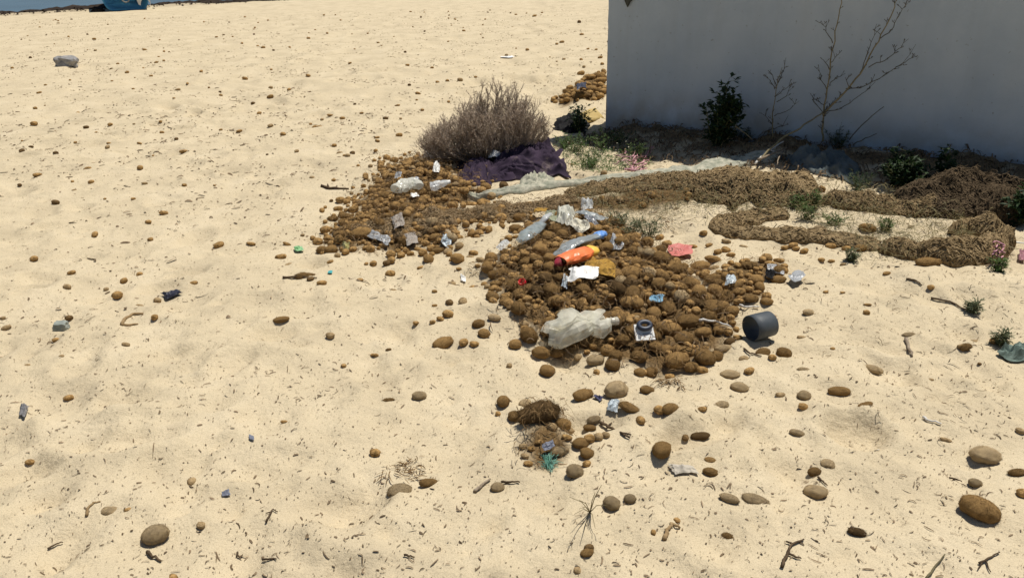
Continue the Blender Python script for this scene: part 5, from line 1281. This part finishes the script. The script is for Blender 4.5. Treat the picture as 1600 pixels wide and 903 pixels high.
sapling('tall bare two-stemmed sapling standing in front of the shaded wall',
        [([(1286, 222), (1286, 195), (1287, 178), (1292, 140), (1298, 95), (1305, 50), (1313, 15), (1316, -14), (1318, -40)], .0078, .0022, .14, .10, 34),
         ([(1286, 182), (1292, 172), (1320, 145), (1345, 115), (1360, 85), (1378, 55), (1397, 12), (1402, -4)], .0082, .0028, .14, .14, 26)],
        [([(1292, 140), (1283, 124), (1279, 106)], .13, 6), ([(1287, 165), (1277, 158), (1269, 149)], .13, 5), ([(1301, 68), (1292, 50), (1283, 33)], .11, 5), ([(1294, 132), (1308, 122), (1321, 115)], .13, 4), ([(1296, 108), (1287, 95)], .12, 3), ([(1298, 100), (1309, 86)], .12, 3),
         ([(1356, 105), (1376, 97), (1395, 86), (1408, 73), (1420, 61)], .14, 8), ([(1322, 140), (1345, 138), (1362, 129), (1376, 121), (1400, 106), (1418, 92), (1431, 70)], .14, 12), ([(1376, 62), (1395, 44), (1405, 25), (1418, -2)], .14, 8),
         ([(1344, 115), (1353, 92), (1362, 65), (1370, 38)], .14, 5), ([(1288, 176), (1312, 171), (1335, 156), (1352, 143), (1368, 128)], .14, 6), ([(1400, 105), (1416, 97), (1428, 87)], .14, 3), ([(1330, 138), (1321, 121)], .14, 2), ([(1287, 178), (1272, 160), (1268, 149)], .14, 3)], .14, G(1286, 225))
sapling('small bare sapling left of the tall one in front of the shaded wall',
        [([(1206, 232), (1207, 205), (1208, 180), (1211, 150), (1217, 122), (1222, 106)], .0055, .002, .14, .12, 16)],
        [([(1211, 140), (1204, 128), (1199, 120)], .13, 3), ([(1216, 130), (1225, 108), (1228, 90)], .13, 3), ([(1211, 152), (1222, 143), (1236, 133)], .13, 5), ([(1209, 183), (1228, 175), (1249, 158)], .13, 3), ([(1207, 195), (1200, 185), (1186, 176)], .13, 2), ([(1214, 138), (1206, 118), (1204, 113)], .13, 2), ([(1213, 160), (1230, 150), (1236, 130)], .13, 3), ([(1206, 202), (1222, 198), (1232, 180)], .13, 3)], .14, G(1206, 232))
# fallen stem and single whips
def whip(name, label, pts, offs, r0, m, cat='twig'):
    mb = MB(); P = [on_wall(x, y, o_) for (x, y), o_ in zip(pts, offs)]
    Q = []
    for a, b in zip(P[:-1], P[1:]):
        for k in range(3): Q.append(a.lerp(b, k / 3) + Vector((random.gauss(0, 1), random.gauss(0, 1), random.gauss(0, 1))) * .003)
    Q.append(P[-1]); mb.tube(Q, [r0 * (1 - .5 * i / len(Q)) for i in range(len(Q))], 6)
    o = mb.build(name, m); recentre(o); return tag(o, label, cat)
whip('branch', 'long pale leaning branch rising from the netting strip to the tall sapling', [(1186, 250), (1205, 232), (1225, 214), (1250, 200), (1270, 186), (1286, 175)], [.75, .62, .45, .34, .24, .16], .009, bark, 'branch')
whip('twig', 'single dark twig leaning up against the wall right of the tall sapling', [(1326, 218), (1345, 198), (1362, 182), (1381, 167)], [.16, .15, .14, .12], .0045, twig_d)
whip('twig', 'short dark twig low on the wall beside the grey-blue netting heap', [(1334, 226), (1352, 216), (1370, 209)], [.16, .15, .14], .0045, twig_d)
whip('twig', 'thin pale twig leaning in front of the leafy shrub', [(1136, 184), (1150, 198), (1166, 210), (1176, 218)], [.42, .4, .38, .36], .004, bark)
# hanging tip on the wall
mb = MB(); P = [on_wall(x, y, .02) for x, y in ((969, -22), (974, -4), (977, 5), (980, 12), (984, 4), (990, -2), (998, -14), (1004, -26), (985, -34))]
n_ = len(P); c = on_wall(983, -12, .05); mb.add(P + [c] + [p - WN * .012 for p in P], [(i, (i + 1) % n_, n_) for i in range(n_)] + [(i, n_ + 1 + i, n_ + 1 + (i + 1) % n_, (i + 1) % n_) for i in range(n_)] + [tuple(n_ + 1 + i for i in range(n_))[::-1]])
o = mb.build('hanging_rag', mat('dark_rag', (0.05, 0.055, 0.045), .9, (0.09, 0.09, 0.075), 20), smooth=False); recentre(o); tag(o, 'dark pointed rag tip hanging on the wall near its left edge', 'rag')


# ------------------------------------------------------------------ shore: boat, wrack
blue_paint = mat('blue_boat_paint', (0.03, 0.18, 0.36), .6, (0.05, 0.24, 0.43), 4, bump=.2, bscale=30, spec=.3)
white_paint = mat('white_boat_paint', (0.62, 0.60, 0.55), .6, (0.74, 0.72, 0.68), 4)
bl, br = G(164, 19), G(236, 17)
bl = flat(164, 19, hgt(bl.x, bl.y)); br = flat(236, 17, hgt(br.x, br.y))
bx_ = (br - bl); bx_.z = 0; bw_ = bx_.length; by_ = Vector((bl.x + br.x, bl.y + br.y, 0)).normalized(); bx_ = Vector((by_.y, -by_.x, 0)); bw_ *= .98
bc = (bl + br) / 2 + by_ * .1
boat = empty('boat', bc, 'blue wooden boat with a white corner drawn up at the top of the beach', 'boat')
def hullp(f, a, inner=0.0):
    """f 0..1 along the boat away from the camera, a -1..1 round the section"""
    wd = bw_ * (.5 + .03 * math.sin(math.pi * min(1, f * 1.1))) * (1 if f < .6 else max(.04, math.cos((f - .6) / .4 * math.pi / 2) ** .8))
    ht = .78 + .25 * f * f
    s = math.copysign(abs(a) ** .40, a)
    x = s * wd * (.80 + .20 * abs(a)) ; z = ht * (abs(a) ** 5.0)
    x *= 1 - inner * .06; z = z + inner * .05 * (1 - abs(a))
    return bc + bx_ * x + by_ * (f * 3.8) + Vector((0, 0, z + .02))
mb = MB(); nf, na = 20, 22; vs = []
for inner in (0, 1):
    for i in range(nf + 1):
        for k in range(na + 1): vs.append(hullp(i / nf, -1 + 2 * k / na, inner))
o2 = (nf + 1) * (na + 1); fs = []
for i in range(nf):
    for k in range(na):
        a = i * (na + 1) + k; q = (a, a + 1, a + na + 2, a + na + 1); fs += [q, tuple(x + o2 for x in q[::-1])]
for i in range(nf):
    for k in (0, na):
        a = i * (na + 1) + k; fs.append((a, a + na + 1, a + na + 1 + o2, a + o2))
fs.append(tuple(range(na + 1))[::-1]); fs.append(tuple(range(o2, o2 + na + 1)))
mb.add(vs, fs); hull = mb.build('hull', blue_paint, boat, smooth=False)
for sgn in (-1, 1):
    mb = MB(); mb.tube([hullp(i / nf, sgn) + Vector((0, 0, .02)) for i in range(nf + 1)], .035, 6); mb.build('gunwale', white_paint, boat)
mb = MB(); cc = bc + bx_ * (bw_ * .31) - by_ * .06
ol = [(-.9, .80), (.85, .80), (.88, .12)] + [(.30 + .55 * math.cos(a), .10 + .22 * math.sin(a)) for a in np.linspace(.15, math.pi * .95, 10)] + [(-.45, .16), (-.7, .40)]
vs = [cc + bx_ * (x * .24) + Vector((0, 0, z)) - by_ * .03 for x, z in ol]; n_ = len(vs)
mb.add(vs + [v + by_ * .05 for v in vs], [tuple(range(n_))[::-1], tuple(range(n_, 2 * n_))] + [(i, (i + 1) % n_, (i + 1) % n_ + n_, i + n_) for i in range(n_)])
mb.build('white_panel', white_paint, boat, smooth=False)
mb = MB(); rp = bc - by_ * .05 + Vector((0, 0, .40)); mb.tube([rp + bx_ * .12 * math.cos(a) + Vector((0, 0, .16 * math.sin(a))) - by_ * .03 for a in np.linspace(math.pi * .95, math.pi * 2.1, 12)], .018, 6)
mb.build('rope_loop', mat('old_rope', (0.30, 0.29, 0.26), .9), boat)
mb = MB(); mb.box(bc + by_ * 1.2 + Vector((0, 0, .6)), (bw_ * .95, .22, .04), Matrix(((bx_.x, by_.x, 0), (bx_.y, by_.y, 0), (0, 0, 1)))); mb.build('thwart', white_paint, boat)
wr_m = mat('dark_wrack', (0.018, 0.013, 0.010), .95, (0.05, 0.036, 0.026), 3, bump=.8, bscale=10, spec=.1)
def wrack(name, s0, s1, d0, wid, hei, seed):
    L = s1 - s0; nu = int(L / .12); nv = 14; u, v = np.meshgrid(np.linspace(0, 1, nu), np.linspace(0, 1, nv))
    X0 = SH0.x + SHD.x * (s0 + L * u) + SHN.x * (d0 + wid * (v - .5)); Y0 = SH0.y + SHD.y * (s0 + L * u) + SHN.y * (d0 + wid * (v - .5))
    h = hei * np.sin(np.pi * v) ** .8 * (.35 + 1.0 * fbm(X0 / .9, Y0 / .9, seed, 4)) + .10 * (fbm(X0 / .18, Y0 / .18, seed + 3, 2) - .5)
    V = np.stack([X0, Y0, hgts(X0, Y0) - .06 + h], -1).reshape(-1, 3); ii = np.arange(nu * nv).reshape(nv, nu)
    F = np.stack([ii[:-1, :-1], ii[:-1, 1:], ii[1:, 1:], ii[1:, :-1]], -1).reshape(-1, 4)
    tag(link(name, np_mesh(name, V, [F], False), None, wr_m), kind='structure')
wrack('seaweed_bank', -9, 22, 1.5, 1.5, .24, 3)
wrack('seaweed_line', -9, 26, .35, .9, .12, 9)
g = np.random.default_rng(12)
ps = np.stack([SH0.x + SHD.x * (s := g.uniform(-8, 26, 1600)) + SHN.x * (d_ := g.normal(.2, .7, 1600)), SH0.y + SHD.y * s + SHN.y * d_], -1)
strips('wrack_scraps', ps, (.05, .22), (.03, .07), wr_m, seed=41, arch=.8)
rock('seaweed_clump', 153, 18, 20, 6, wr_m, 'small black seaweed clump lying against the left side of the blue boat', 'seaweed', 13, sub=3)
# thin dead grass tuft in the foreground and loose fine stalks
mb = MB(); c0_ = G(922, 800)
for e_, h_ in (((905, 765), .10), ((930, 745), .15), ((948, 770), .12), ((897, 800), .02), ((912, 828), .02), ((930, 820), .03), ((905, 775), .12), ((940, 735), .14), ((890, 768), .05)):
    q = G(e_[0], e_[1] + h_ * 160, h_); mb.tube([c0_, c0_.lerp(q, .4) + Vector((0, 0, .015)), q], [.0016, .0012, .0007], 4)
o = mb.build('grass_tuft', mat('straw', (0.20, 0.16, 0.08), .8)); recentre(o); tag(o, 'thin dry grass tuft with spreading stalks on the front sand', 'grass')
